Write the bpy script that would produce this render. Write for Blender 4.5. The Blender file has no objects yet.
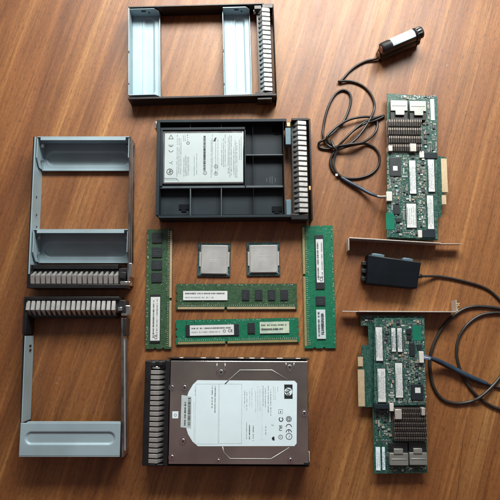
import bpy, bmesh, math, random
from mathutils import Vector, Matrix
random.seed(7)
SC = bpy.context.scene
COL = SC.collection
R = math.radians

# ------------------------------------------------------------------ camera
F = 560.0            # focal length in photo pixels (500 wide)
D = 0.624            # metres from lens to table along the axis
TH = R(8.0)          # lean of the camera
CAM = Vector((0, -D*math.sin(TH), D*math.cos(TH)))
FW = Vector((0, math.sin(TH), -math.cos(TH)))
UP = Vector((0, math.cos(TH), math.sin(TH)))
def at(px, py, z=0.0):
    """photo pixel -> world point on the level z (mm above the table)"""
    r = FW + Vector((1, 0, 0))*((px-250)/F) + UP*((250-py)/F)
    t = (z*0.001 - CAM.z)/r.z
    return CAM + r*t

cd = bpy.data.cameras.new('camera'); cam = bpy.data.objects.new('camera', cd); COL.objects.link(cam)
cam.location = CAM; cam.rotation_euler = (TH, 0, 0)
cd.sensor_width = 36; cd.lens = 36*F/500; cd.clip_start = 0.01; cd.clip_end = 50
SC.camera = cam

# --------------------------------------------------------------- materials
def mat(name, col, rough=0.5, metal=0.0, var=0.12, scale=60, bump=0.0, bscale=400, spec=0.5, stretch=(1, 1, 1), coat=0.0, col2=None, rvar=0.08):
    m = bpy.data.materials.new(name); m.use_nodes = True
    nt = m.node_tree; N = nt.nodes; L = nt.links
    b = N['Principled BSDF']
    tc = N.new('ShaderNodeTexCoord'); mp = N.new('ShaderNodeMapping'); mp.inputs['Scale'].default_value = stretch
    L.new(tc.outputs['Object'], mp.inputs['Vector'])
    no = N.new('ShaderNodeTexNoise'); no.inputs['Scale'].default_value = scale; no.inputs['Detail'].default_value = 5
    L.new(mp.outputs['Vector'], no.inputs['Vector'])
    rp = N.new('ShaderNodeValToRGB')
    a = [max(0, c*(1-var)) for c in col]; c2 = col2 if col2 else [min(1, c*(1+var)) for c in col]
    rp.color_ramp.elements[0].position = 0.3; rp.color_ramp.elements[1].position = 0.7
    rp.color_ramp.elements[0].color = (*a, 1); rp.color_ramp.elements[1].color = (*c2, 1)
    L.new(no.outputs['Fac'], rp.inputs['Fac']); L.new(rp.outputs['Color'], b.inputs['Base Color'])
    mr = N.new('ShaderNodeMapRange'); mr.inputs['To Min'].default_value = max(0.03, rough-rvar); mr.inputs['To Max'].default_value = rough+rvar
    n2 = N.new('ShaderNodeTexNoise'); n2.inputs['Scale'].default_value = scale*2.3; n2.inputs['Detail'].default_value = 6
    L.new(mp.outputs['Vector'], n2.inputs['Vector']); L.new(n2.outputs['Fac'], mr.inputs['Value']); L.new(mr.outputs['Result'], b.inputs['Roughness'])
    b.inputs['Metallic'].default_value = metal
    b.inputs['Specular IOR Level'].default_value = spec
    b.inputs['Coat Weight'].default_value = coat
    if bump:
        n3 = N.new('ShaderNodeTexNoise'); n3.inputs['Scale'].default_value = bscale; n3.inputs['Detail'].default_value = 3
        L.new(mp.outputs['Vector'], n3.inputs['Vector'])
        bp = N.new('ShaderNodeBump'); bp.inputs['Strength'].default_value = bump; bp.inputs['Distance'].default_value = 0.0005
        L.new(n3.outputs['Fac'], bp.inputs['Height']); L.new(bp.outputs['Normal'], b.inputs['Normal'])
    return m

def pcb_mat(name, base, light, dark, scale=420, busy=0.5):
    """solder mask over copper: faint straight tracks and pads"""
    m = bpy.data.materials.new(name); m.use_nodes = True
    nt = m.node_tree; N = nt.nodes; L = nt.links; b = N['Principled BSDF']
    tc = N.new('ShaderNodeTexCoord')
    def tracks(sx, sy, lo, hi):
        mp = N.new('ShaderNodeMapping'); mp.inputs['Scale'].default_value = (sx, sy, 1)
        L.new(tc.outputs['Object'], mp.inputs['Vector'])
        n = N.new('ShaderNodeTexNoise'); n.inputs['Scale'].default_value = scale; n.inputs['Detail'].default_value = 1
        L.new(mp.outputs['Vector'], n.inputs['Vector'])
        r = N.new('ShaderNodeMapRange'); r.inputs['From Min'].default_value = lo; r.inputs['From Max'].default_value = hi
        L.new(n.outputs['Fac'], r.inputs['Value']); return r.outputs['Result']
    t1 = tracks(2.6, 0.35, .56, .62); t2 = tracks(0.35, 2.6, .57, .63)
    mx = N.new('ShaderNodeMath'); mx.operation = 'MAXIMUM'; L.new(t1, mx.inputs[0]); L.new(t2, mx.inputs[1])
    ml = N.new('ShaderNodeMath'); ml.operation = 'MULTIPLY'; ml.inputs[1].default_value = busy; L.new(mx.outputs[0], ml.inputs[0])
    no = N.new('ShaderNodeTexNoise'); no.inputs['Scale'].default_value = 90; L.new(tc.outputs['Object'], no.inputs['Vector'])
    c0 = N.new('ShaderNodeMixRGB'); c0.inputs['Color1'].default_value = (*dark, 1); c0.inputs['Color2'].default_value = (*base, 1); L.new(no.outputs['Fac'], c0.inputs['Fac'])
    c1 = N.new('ShaderNodeMixRGB'); c1.inputs['Color2'].default_value = (*light, 1); L.new(c0.outputs['Color'], c1.inputs['Color1']); L.new(ml.outputs[0], c1.inputs['Fac'])
    L.new(c1.outputs['Color'], b.inputs['Base Color'])
    b.inputs['Roughness'].default_value = 0.34
    bp = N.new('ShaderNodeBump'); bp.inputs['Strength'].default_value = 0.25; bp.inputs['Distance'].default_value = 0.0002
    L.new(mx.outputs[0], bp.inputs['Height']); L.new(bp.outputs['Normal'], b.inputs['Normal'])
    return m

def wood_mat():
    m = bpy.data.materials.new('varnished_wood'); m.use_nodes = True
    nt = m.node_tree; N = nt.nodes; L = nt.links; b = N['Principled BSDF']
    tc = N.new('ShaderNodeTexCoord')
    rot = N.new('ShaderNodeMapping'); rot.inputs['Rotation'].default_value = (0, 0, R(17.0)); L.new(tc.outputs['Object'], rot.inputs['Vector'])
    # slow bending of the grain
    wn = N.new('ShaderNodeTexNoise'); wn.inputs['Scale'].default_value = 2.2; wn.inputs['Detail'].default_value = 2; L.new(rot.outputs['Vector'], wn.inputs['Vector'])
    ws = N.new('ShaderNodeVectorMath'); ws.operation = 'SUBTRACT'; ws.inputs[1].default_value = (.5, .5, .5); L.new(wn.outputs['Color'], ws.inputs[0])
    wm = N.new('ShaderNodeVectorMath'); wm.operation = 'MULTIPLY'; wm.inputs[1].default_value = (.014, .012, 0); L.new(ws.outputs['Vector'], wm.inputs[0])
    wa = N.new('ShaderNodeVectorMath'); wa.operation = 'ADD'; L.new(rot.outputs['Vector'], wa.inputs[0]); L.new(wm.outputs['Vector'], wa.inputs[1])
    def noise(sx, sy, detail=4, rough=.55, off=0):
        mp = N.new('ShaderNodeMapping'); mp.inputs['Scale'].default_value = (sx, sy, 1); mp.inputs['Location'].default_value = (off, off*.7, 0)
        L.new(wa.outputs['Vector'], mp.inputs['Vector'])
        n = N.new('ShaderNodeTexNoise'); n.inputs['Scale'].default_value = 1; n.inputs['Detail'].default_value = detail; n.inputs['Roughness'].default_value = rough
        L.new(mp.outputs['Vector'], n.inputs['Vector']); return n.outputs['Fac']
    def ramp(fac, pts):
        r = N.new('ShaderNodeValToRGB'); L.new(fac, r.inputs['Fac'])
        el = r.color_ramp.elements
        while len(el) < len(pts): el.new(.5)
        for e, (p, c) in zip(el, pts): e.position = p; e.color = (*c, 1) if len(c) == 3 else c
        return r.outputs['Color']
    def mixm(a, c, fac, mode='MULTIPLY'):
        x = N.new('ShaderNodeMixRGB'); x.blend_type = mode; x.inputs['Fac'].default_value = fac
        L.new(a, x.inputs['Color1']); L.new(c, x.inputs['Color2']); return x.outputs['Color']
    broad = ramp(noise(19, 1.3, 3), [(.25, (.190, .064, .017)), (.5, (.250, .096, .026)), (.75, (.36, .170, .053))])
    streak = ramp(noise(85, 3.0, 5, .62, 3), [(.28, (.60, .54, .50)), (.5, (.95, .94, .93)), (.72, (1.26, 1.32, 1.36))])
    fine = ramp(noise(330, 11, 4, .65, 9), [(.3, (.66, .62, .60)), (.5, (1, 1, 1)), (.7, (1.16, 1.17, 1.18))])
    pores = ramp(noise(1300, 120, 2, .5, 5), [(.33, (.34, .27, .24)), (.43, (1, 1, 1)), (1, (1, 1, 1))])
    pale = ramp(noise(62, .9, 3, .55, 27), [(.0, (1, 1, 1)), (.55, (1, 1, 1)), (.60, (1.34, 1.52, 1.70)), (.66, (1.08, 1.12, 1.16))])
    mottle = ramp(noise(420, 300, 4, .7, 41), [(.3, (.80, .77, .75)), (.5, (1, 1, 1)), (.7, (1.14, 1.15, 1.16))])
    blotch = ramp(noise(7, 7, 4, .6, 14), [(.3, (.84, .80, .78)), (.6, (1.05, 1.05, 1.05)), (.8, (1.12, 1.12, 1.12))])
    c = mixm(broad, streak, .85); c = mixm(c, fine, .8); c = mixm(c, pores, .6); c = mixm(c, pale, .9); c = mixm(c, mottle, .8); c = mixm(c, blotch, .9)
    # boards of slightly different tone with hairline joints
    us = N.new('ShaderNodeSeparateXYZ'); L.new(rot.outputs['Vector'], us.inputs['Vector'])
    def m1(op, a, v=0.0):
        n = N.new('ShaderNodeMath'); n.operation = op; L.new(a, n.inputs[0]); n.inputs[1].default_value = v; return n.outputs[0]
    ub = m1('DIVIDE', us.outputs['X'], .118); fl = m1('FLOOR', m1('ADD', ub, .37)); fr = m1('FRACT', m1('ADD', ub, .37))
    wnz = N.new('ShaderNodeTexWhiteNoise'); wnz.noise_dimensions = '1D'; L.new(fl, wnz.inputs['W'])
    tone = ramp(wnz.outputs['Value'], [(0, (.88, .84, .80)), (.5, (1, 1, 1)), (1, (1.10, 1.14, 1.16))]); c = mixm(c, tone, 1)
    seam = ramp(fr, [(0, (.55, .48, .44)), (.007, (1, 1, 1)), (1, (1, 1, 1))]); c = mixm(c, seam, .55)
    # worn pale specks
    sp = ramp(noise(60, 42, 3, .6, 21), [(.0, (0, 0, 0)), (.71, (0, 0, 0)), (.78, (.34, .34, .34))])
    x = N.new('ShaderNodeMixRGB'); L.new(sp, x.inputs['Fac']); L.new(c, x.inputs['Color1']); x.inputs['Color2'].default_value = (.42, .37, .33, 1)
    c = x.outputs['Color']
    # one thin drying crack between two staves
    sx = N.new('ShaderNodeSeparateXYZ'); L.new(tc.outputs['Object'], sx.inputs['Vector'])
    def mth(op, a, bb):
        n = N.new('ShaderNodeMath'); n.operation = op
        for i, v in enumerate((a, bb)):
            if isinstance(v, (int, float)): n.inputs[i].default_value = v
            else: L.new(v, n.inputs[i])
        return n.outputs[0]
    yy = sx.outputs['Y']; p0 = at(467, 415); p1 = at(457, 492)
    k = (p0.x-p1.x)/(p0.y-p1.y)
    wob = mth('MULTIPLY', mth('SUBTRACT', noise(30, 30, 2), .5), .006)
    d = mth('ABSOLUTE', mth('SUBTRACT', mth('ADD', sx.outputs['X'], wob), mth('ADD', mth('MULTIPLY', mth('SUBTRACT', yy, p1.y), k), p1.x)), 0)
    line = mth('SUBTRACT', 1, mth('MINIMUM', mth('MULTIPLY', d, 1600), 1))
    msk = mth('MULTIPLY', mth('LESS_THAN', yy, p0.y), mth('GREATER_THAN', yy, p1.y-.3))
    lf = mth('MULTIPLY', mth('MULTIPLY', line, msk), .75)
    x = N.new('ShaderNodeMixRGB'); L.new(lf, x.inputs['Fac']); L.new(c, x.inputs['Color1']); x.inputs['Color2'].default_value = (.05, .022, .013, 1)
    L.new(x.outputs['Color'], b.inputs['Base Color'])
    rr = N.new('ShaderNodeMapRange'); rr.inputs['To Min'].default_value = .34; rr.inputs['To Max'].default_value = .56
    L.new(noise(120, 12, 4, .6, 31), rr.inputs['Value']); L.new(rr.outputs['Result'], b.inputs['Roughness'])
    b.inputs['Specular IOR Level'].default_value = 0.5; b.inputs['Coat Weight'].default_value = .35; b.inputs['Coat Roughness'].default_value = .58
    hb = mth('ADD', mth('MULTIPLY', noise(330, 11, 4, .65, 9), .6), mth('MULTIPLY', noise(900, 55, 2, .5, 5), .5))
    bp = N.new('ShaderNodeBump'); bp.inputs['Strength'].default_value = .28; bp.inputs['Distance'].default_value = .0006
    L.new(hb, bp.inputs['Height']); L.new(bp.outputs['Normal'], b.inputs['Normal'])
    return m

M = dict(
    wood=wood_mat(),
    steel=mat('zinc_steel', (.32, .435, .49), .48, .2, .11, 25, .15, 900, spec=.35, rvar=.12),
    steeldk=mat('dull_zinc_steel', (.42, .50, .53), .40, .6, .1, 25, .15, 900),
    chrome=mat('bright_chrome', (.75, .77, .78), .16, 1, .08, 60),
    darkchrome=mat('dark_polished_steel', (.14, .14, .15), .18, .9, .5, 40, .5, 160, col2=(.5, .5, .52)),
    cover=mat('drive_cover_steel', (.43, .405, .385), .25, .9, .2, 22, .10, 1400, rvar=.1),
    silver=mat('silver_paint', (.56, .565, .56), .40, .72, .12, 120, .2, 1500),
    bracket=mat('bracket_steel', (.58, .57, .54), .36, .5, .08, 60),
    cage=mat('tinned_cage', (.34, .36, .34), .42, .6, .08, 80),
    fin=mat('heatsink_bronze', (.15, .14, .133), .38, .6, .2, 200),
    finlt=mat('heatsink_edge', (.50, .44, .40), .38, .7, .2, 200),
    gold=mat('gold_contact', (.72, .50, .24), .35, .6, .1, 300),
    goldpale=mat('pale_gold_contact', (.66, .52, .34), .45, .35, .1, 300),
    ihs=mat('nickel_lid', (.43, .435, .435), .44, .45, .07, 45, .1, 1500, rvar=.14),
    black=mat('black_plastic', (.012, .013, .015), .42, 0, .3, 90, .3, 1500),
    blackm=mat('black_painted_steel', (.010, .010, .012), .36, 0, .3, 90, .2, 1500),
    blackbox=mat('satin_black_plastic', (.003, .005, .008), .55, 0, .2, 60, .12, 1200, spec=.12),
    slate=mat('dark_slate_plastic', (.012, .021, .029), .5, 0, .2, 40, .2, 1800, spec=.28),
    slatelt=mat('rib_highlight_slate', (.06, .08, .095), .42, 0, .2, 60, .3, 1800),  # lighter slate: edge highlights of the ribs put into colour
    bluetab=mat('blue_grey_tab', (.10, .17, .21), .4, .2, .15, 60),
    chip=mat('chip_epoxy', (.012, .017, .023), .45, 0, .2, 150, .3, 2500),
    cable=mat('cable_sheath', (.011, .010, .010), .34, 0, .3, 100, .15, 900),
    greycable=mat('grey_cable_sheath', (.026, .024, .022), .33, 0, .25, 100, .15, 900),
    sleeve=mat('blue_black_sleeve', (.022, .040, .065), .40, 0, .3, 100, .3, 900),
    bluewire=mat('blue_wire', (.10, .20, .38), .4, 0, .1, 100),
    white=mat('white_label', (.62, .66, .67), .5, 0, .03, 60, .08, 600),
    whiteb=mat('cool_white_label', (.74, .90, .98), .42, 0, .03, 60, .08, 600),
    whites=mat('satin_white_label', (.42, .50, .515), .46, 0, .04, 60, .08, 600),
    inkd=mat('dark_grey_ink', (.10, .13, .14), .5, 0, .3, 260),
    whitep=mat('white_nylon', (.60, .59, .55), .45, 0, .05, 60),
    holo=mat('iridescent_label', (.50, .62, .66), .3, .2, .2, 90, col2=(.66, .80, .60)),
    barc=mat('barcode_label', (.52, .62, .64), .4, 0, .08, 90),
    ink=mat('black_ink', (.02, .022, .026), .5, 0, .2, 100),
    inkg=mat('grey_ink', (.17, .22, .24), .5, 0, .3, 260),
    inkb=mat('faint_ink', (.46, .56, .58), .5, 0, .2, 260),
    pcbold=pcb_mat('olive_green_board', (.034, .085, .042), (.10, .18, .11), (.022, .060, .030), 520, .3),
    pcbnew=pcb_mat('bright_green_board', (.008, .155, .085), (.04, .26, .155), (.006, .115, .058), 520, .22),
    pcbcard=pcb_mat('teal_green_board', (.016, .085, .068), (.17, .28, .245), (.008, .044, .037), 520, .5),
    pcbmain=pcb_mat('dark_teal_board', (.016, .080, .062), (.11, .22, .18), (.009, .046, .036), 520, .4),
    pcbcpu=pcb_mat('processor_substrate', (.018, .055, .060), (.05, .13, .13), (.010, .030, .034), 420, .5),
    greenblk=mat('plain_green_mask', (.008, .16, .10), .3, 0, .1, 80),
    cap=mat('ceramic_capacitor', (.36, .28, .20), .4, 0, .2, 100),
    tin=mat('solder_tin', (.62, .66, .66), .35, .5, .1, 100),
    copper=mat('end_cap_reflection', (.32, .16, .10), .4, .3, .2, 100),  # dark end cap tinted with its copper reflection
)

# ----------------------------------------------------------------- builder
class MB:
    """collects shapes (millimetres) into ONE mesh"""
    def __init__(s): s.bm = bmesh.new()
    def box(s, x0, y0, z0, x1, y1, z1, bev=0.0, mi=0):
        if x0 > x1: x0, x1 = x1, x0
        if y0 > y1: y0, y1 = y1, y0
        if z0 > z1: z0, z1 = z1, z0
        g = bmesh.ops.create_cube(s.bm, size=1.0, matrix=Matrix.Translation(((x0+x1)/2, (y0+y1)/2, (z0+z1)/2)) @ Matrix.Diagonal((x1-x0, y1-y0, z1-z0, 1)))
        vs = g['verts']; fs = set(f for v in vs for f in v.link_faces)
        for f in fs: f.material_index = mi
        if bev > 0:
            es = set(e for v in vs for e in v.link_edges)
            r = bmesh.ops.bevel(s.bm, geom=list(es), offset=bev, segments=2, profile=.5, affect='EDGES', clamp_overlap=True)
            for f in r['faces']: f.material_index = mi; f.smooth = True
    def prism(s, pts, z0, z1, mi=0, bev=0.0):
        b = s.bm; a = sum(pts[i][0]*pts[(i+1) % len(pts)][1]-pts[(i+1) % len(pts)][0]*pts[i][1] for i in range(len(pts)))
        if a < 0: pts = pts[::-1]
        lo = [b.verts.new((p[0], p[1], z0)) for p in pts]; hi = [b.verts.new((p[0], p[1], z1)) for p in pts]
        fs = [b.faces.new(hi), b.faces.new(lo[::-1])]; n = len(pts)
        for i in range(n): fs.append(b.faces.new((lo[i], lo[(i+1) % n], hi[(i+1) % n], hi[i])))
        for f in fs: f.material_index = mi
        if bev > 0:
            r = bmesh.ops.bevel(b, geom=list(fs[0].edges), offset=bev, segments=2, profile=.5, affect='EDGES', clamp_overlap=True)
            for f in r['faces']: f.material_index = mi
    def cyl(s, cx, cy, z0, z1, r, seg=20, mi=0, r2=None):
        r2 = r if r2 is None else r2
        b = s.bm
        lo = [b.verts.new((cx+r*math.cos(2*math.pi*i/seg), cy+r*math.sin(2*math.pi*i/seg), z0)) for i in range(seg)]
        hi = [b.verts.new((cx+r2*math.cos(2*math.pi*i/seg), cy+r2*math.sin(2*math.pi*i/seg), z1)) for i in range(seg)]
        fs = [b.faces.new(hi), b.faces.new(lo[::-1])]
        for i in range(seg):
            f = b.faces.new((lo[i], lo[(i+1) % seg], hi[(i+1) % seg], hi[i])); f.smooth = True; fs.append(f)
        for f in fs: f.material_index = mi
    def ring(s, cx, cy, z0, z1, ro, ri, seg=24, mi=0):
        b = s.bm; P = []
        for r, z in ((ro, z0), (ro, z1), (ri, z1), (ri, z0)):
            P.append([b.verts.new((cx+r*math.cos(2*math.pi*i/seg), cy+r*math.sin(2*math.pi*i/seg), z)) for i in range(seg)])
        for k in range(4):
            A, B2 = P[k], P[(k+1) % 4]
            for i in range(seg):
                f = b.faces.new((A[i], A[(i+1) % seg], B2[(i+1) % seg], B2[i])); f.material_index = mi
    def sweep(s, pts, r, seg=10, mi=0, caps=True, sub=8):
        """round tube through points (Catmull-Rom); r number or list"""
        P = [Vector(p) for p in pts]; Q = []; RR = []
        rl = r if isinstance(r, (list, tuple)) else [r]*len(P)
        for i in range(len(P)-1):
            p0 = P[max(i-1, 0)]; p1 = P[i]; p2 = P[i+1]; p3 = P[min(i+2, len(P)-1)]
            for k in range(sub):
                t = k/sub
                Q.append(0.5*((2*p1)+(p2-p0)*t+(2*p0-5*p1+4*p2-p3)*t*t+(3*p1-p0-3*p2+p3)*t**3)); RR.append(rl[i]*(1-t)+rl[i+1]*t)
        Q.append(P[-1]); RR.append(rl[-1])
        nrm = None; rings = []
        for i, q in enumerate(Q):
            d = (Q[min(i+1, len(Q)-1)]-Q[max(i-1, 0)])
            if d.length < 1e-9: d = Vector((1, 0, 0))
            d.normalize()
            if nrm is None: nrm = d.cross(Vector((0, 0, 1)));  nrm = nrm if nrm.length > .05 else Vector((1, 0, 0)); nrm.normalize()
            nrm = (nrm-d*nrm.dot(d)); nrm.normalize(); bi = d.cross(nrm)
            rings.append([s.bm.verts.new(q+(nrm*math.cos(2*math.pi*j/seg)+bi*math.sin(2*math.pi*j/seg))*RR[i]) for j in range(seg)])
        for a, c in zip(rings, rings[1:]):
            for j in range(seg):
                f = s.bm.faces.new((a[j], a[(j+1) % seg], c[(j+1) % seg], c[j])); f.smooth = True; f.material_index = mi
        if caps:
            for rg, rev in ((rings[0], False), (rings[-1], True)):
                f = s.bm.faces.new(rg[::-1] if rev else rg); f.material_index = mi
    def quad(s, pts, mi=0):
        f = s.bm.faces.new([s.bm.verts.new(p) for p in pts]); f.material_index = mi
    def rect(s, x0, y0, x1, y1, z, mi=0):
        if x0 > x1: x0, x1 = x1, x0
        if y0 > y1: y0, y1 = y1, y0
        s.quad([(x0, y0, z), (x1, y0, z), (x1, y1, z), (x0, y1, z)], mi)
    def poly(s, segs, wd, z, mi=0):
        for (a, c) in zip(segs, segs[1:]):
            a = Vector((a[0], a[1], 0)); c = Vector((c[0], c[1], 0)); d = (c-a)
            if d.length < 1e-6: continue
            d.normalize(); n = Vector((-d.y, d.x, 0))*wd/2; e = d*wd*.3
            s.quad([tuple(p+Vector((0, 0, z))) for p in (a-n-e, c-n+e, c+n+e, a+n-e)], mi)
    def circ(s, cx, cy, r, wd, z, mi=0, seg=24, a0=0, a1=360):
        n = max(4, int(seg*abs(a1-a0)/360)); pr = None
        for i in range(n+1):
            a = R(a0+(a1-a0)*i/n); p = ((cx+(r-wd/2)*math.cos(a), cy+(r-wd/2)*math.sin(a), z), (cx+(r+wd/2)*math.cos(a), cy+(r+wd/2)*math.sin(a), z))
            if pr: s.quad([pr[0], pr[1], p[1], p[0]], mi)
            pr = p
    def text(s, st, cx, cy, z, size, rot=0, mi=0, bold=False, shear=0):
        c = bpy.data.curves.new('t', 'FONT'); c.body = st; c.size = size; c.align_x = 'CENTER'; c.align_y = 'CENTER'; c.shear = shear
        if bold: c.offset = size*.02
        o = bpy.data.objects.new('t', c); COL.objects.link(o)
        dg = bpy.context.evaluated_depsgraph_get(); me = bpy.data.meshes.new_from_object(o.evaluated_get(dg))
        me.transform(Matrix.Translation((cx, cy, z)) @ Matrix.Rotation(R(rot), 4, 'Z'))
        n0 = len(s.bm.faces); s.bm.from_mesh(me); s.bm.faces.ensure_lookup_table()
        for f in s.bm.faces[n0:]: f.material_index = mi
        bpy.data.objects.remove(o); bpy.data.curves.remove(c); bpy.data.meshes.remove(me)
    def lines(s, x0, y0, x1, y1, z, n, along='y', mi=0, h=.55, dens=.8, ragged=.3):
        """rows of print too small to read: broken strokes"""
        if x0 > x1: x0, x1 = x1, x0
        if y0 > y1: y0, y1 = y1, y0
        for i in range(n):
            if along == 'y':
                c = x0+(i+.5)*(x1-x0)/n; t = y0+random.random()*ragged*(y1-y0)*.5; e = y1-random.random()*ragged*(y1-y0)
            else:
                c = y0+(i+.5)*(y1-y0)/n; t = x0; e = x1-random.random()*ragged*(x1-x0)
            while t < e:
                w = random.uniform(.25, .8)
                if random.random() < dens:
                    hh = h*random.uniform(.6, 1.0)/2
                    if along == 'y': s.rect(c-hh, t, c+hh, min(t+w, e), z, mi)
                    else: s.rect(t, c-hh, min(t+w, e), c+hh, z, mi)
                t += w+random.uniform(.12, .35)
    def sheet(s, x0, y0, x1, y1, z, th, feats=(), res=.9, mi=0):
        """pressed sheet: feats = capsules (ax,ay,bx,by,r,height,softness)"""
        if x0 > x1: x0, x1 = x1, x0
        if y0 > y1: y0, y1 = y1, y0
        nx = max(2, int((x1-x0)/res)); ny = max(2, int((y1-y0)/res))
        def h(x, y):
            v = 0
            for ax, ay, bx, by, r, hh, w in feats:
                A = Vector((ax, ay)); Bv = Vector((bx, by)); p = Vector((x, y)); d = Bv-A
                t = max(0, min(1, (p-A).dot(d)/max(d.length_squared, 1e-9)))
                q = (p-(A+d*t)).length-r
                k = max(0, min(1, .5-q/w)); v += hh*k*k*(3-2*k)
            return v
        G = [[s.bm.verts.new((x0+(x1-x0)*i/nx, y0+(y1-y0)*j/ny, z+h(x0+(x1-x0)*i/nx, y0+(y1-y0)*j/ny))) for j in range(ny+1)] for i in range(nx+1)]
        H = [[s.bm.verts.new((v.co.x, v.co.y, v.co.z-th)) for v in row] for row in G]
        for i in range(nx):
            for j in range(ny):
                f = s.bm.faces.new((G[i][j], G[i+1][j], G[i+1][j+1], G[i][j+1])); f.smooth = True; f.material_index = mi
                f = s.bm.faces.new((H[i][j], H[i][j+1], H[i+1][j+1], H[i+1][j])); f.material_index = mi
        for i in range(nx):
            for j in (0, ny):
                f = s.bm.faces.new((G[i][j], H[i][j], H[i+1][j], G[i+1][j])); f.material_index = mi
        for j in range(ny):
            for i in (0, nx):
                f = s.bm.faces.new((G[i][j], G[i][j+1], H[i][j+1], H[i][j])); f.material_index = mi
    def build(s, name, mats, parent=None, label=None, kind=None):
        bmesh.ops.recalc_face_normals(s.bm, faces=s.bm.faces)
        # decals (single faces) must look up
        for f in s.bm.faces:
            if all(len(e.link_faces) == 1 for e in f.edges) and f.normal.z < -.5: f.normal_flip()
        me = bpy.data.meshes.new(name); s.bm.transform(Matrix.Scale(.001, 4)); s.bm.to_mesh(me); s.bm.free()
        for m in (mats if isinstance(mats, (list, tuple)) else [mats]): me.materials.append(M[m])
        o = bpy.data.objects.new(name, me); COL.objects.link(o)
        if parent is not None: o.parent = parent
        if label: o['label'] = label
        if kind: o['kind'] = kind
        return o

class Thing:
    def __init__(s, name, label, cat, px, py, z=0.0, rz=0.0, group=None, tilt=(0, 0)):
        o = bpy.data.objects.new(name, None); COL.objects.link(o); o.empty_display_size = .01
        s.o = o; s.z = z; s.w = at(px, py, z); o.location = s.w; s.rz = R(rz); o.rotation_euler = (R(tilt[0]), R(tilt[1]), s.rz)
        o['label'] = label; o['category'] = cat
        if group: o['group'] = group
    def l(s, px, py, z):
        """photo pixel seen at local height z -> local x, y in mm"""
        p = at(px, py, z+s.z); dx = (p.x-s.w.x)*1000; dy = (p.y-s.w.y)*1000
        c, n = math.cos(-s.rz), math.sin(-s.rz); return (dx*c-dy*n, dx*n+dy*c)
    def box(s, mb, a, z0, z1, bev=0.0, mi=0):
        x0, y0 = s.l(a[0], a[1], z1); x1, y1 = s.l(a[2], a[3], z1); mb.box(x0, y0, z0, x1, y1, z1, bev, mi)
    def part(s, name, mats, boxes, parent=None, label=None):
        mb = MB()
        for b in boxes: s.box(mb, b[0], b[1], b[2], b[3] if len(b) > 3 else 0.0, b[4] if len(b) > 4 else 0)
        return mb.build(name, mats, parent or s.o, label)

def pieces(T, name, mats, boxes, parent=None):
    for b in boxes: T.part(name, mats[b[4] if len(b) > 4 else 0] if isinstance(mats, list) else mats, [b[:4]], parent)
# ------------------------------------------------------------------ setting
tb = MB(); tb.box(-1300, -1000, -32, 1300, 1100, 0, 1.5)
t = tb.build('tabletop', 'wood'); t['kind'] = 'structure'

# ------------------------------------------------------------------- bezels
def grille(T, rect, outer, n, ztop=25.0, name='bezel_grille', mats=('silver', 'blackm')):
    """row of two-sloped silver ribs; rect in photo pixels, outer = side that faces out of the chassis"""
    x0, y0 = T.l(rect[0], rect[1], ztop-2); x1, y1 = T.l(rect[2], rect[3], ztop-2)
    if x0 > x1: x0, x1 = x1, x0
    if y0 > y1: y0, y1 = y1, y0
    mb = MB(); horiz = outer in ('+x', '-x')
    W = (x1-x0) if horiz else (y1-y0); L = (y1-y0) if horiz else (x1-x0)
    def mp(u, v, z):
        if outer == '+x': return (x0+u, y0+v, z)
        if outer == '-x': return (x1-u, y0+v, z)
        if outer == '+y': return (x0+v, y0+u, z)
        return (x0+v, y1-u, z)
    pit = L/n
    for i in range(n):
        m0 = (i+.5)*pit
        prof = [(0, ztop-11, .10), (.05*W, ztop-10, .13), (.38*W, ztop-.6, .35), (.41*W, ztop, .37), (.96*W, ztop-1.8, .37), (W, ztop-3.0, .34)]
        rows = []
        for sg, dz in ((-1, -.35), (-.86, 0), (.86, 0), (1, -.35)):
            rows.append([mb.bm.verts.new(mp(u, m0+sg*hw*pit, z+dz)) for u, z, hw in prof])
        lo = [[mb.bm.verts.new(mp(u, m0+sg*hw*pit, ztop-12)) for u, z, hw in prof] for sg in (-1, 1)]
        for ra, rb in zip(rows, rows[1:]):
            for k in range(len(prof)-1): mb.bm.faces.new((ra[k], ra[k+1], rb[k+1], rb[k]))
        for rr, ll in ((rows[0], lo[0]), (rows[-1], lo[1])):
            for k in range(len(prof)-1): mb.bm.faces.new((rr[k], rr[k+1], ll[k+1], ll[k]))
        for k in (0, -1):
            mb.bm.faces.new((rows[0][k], rows[1][k], rows[2][k], rows[3][k], lo[1][k], lo[0][k]))
    # dark backing with a thin bridging rail
    mb.box(x0+.05, y0, 2, x1-.05, y1, ztop-9, 0, 1)
    return mb.build(name, list(mats), T.o)

G_CAD = 'hot-swap drive caddies laid out on the table'

# --- caddy at the top of the photo
A = Thing('drive_caddy', 'empty drive caddy', 'drive caddy', 128, 103, 0, 1.6, G_CAD)
A.o['label'] = 'empty black-railed drive caddy with two upright pale crossplates, at the top edge'
A.part('side_rail', 'blackm', [((128, 6.3, 264, 4.0), 0, 20, .3)])
A.part('side_rail', 'blackm', [((128, 97.4, 276.5, 95.4), 0, 20, .3)])
def crossplate(T, px, zb, zt, flange_side, mats='steel'):
    pass
def vplate(T, x0, x1, ytop, ybot, flange=True, lip=True):
    """crossplate running down the photo: pan at the bottom, flange on its left, thin lip on its right"""
    ax, ay = T.l(x0, ytop, 3); bx, by = T.l(x1, ybot, 3)
    mb = MB(); cx = ax+(bx-ax)*.62; r = (bx-ax)*.17; cx0 = ax+(bx-ax)*.40
    y0, y1 = min(ay, by), max(ay, by)
    mb.sheet(ax, y0, bx, y1, 3, 1, [(cx, y0+r+6, cx, y1-r-5, r, -1.3, 1.6), (cx0-1.5, y0-9, cx0-1.5, y1+9, .1, -.6, 1.2)], .8)
    mb.box(bx-.1, y0, 2, bx+.8, y1, 6.5, .2)             # lip
    return mb, ax, bx, y0, y1
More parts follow.
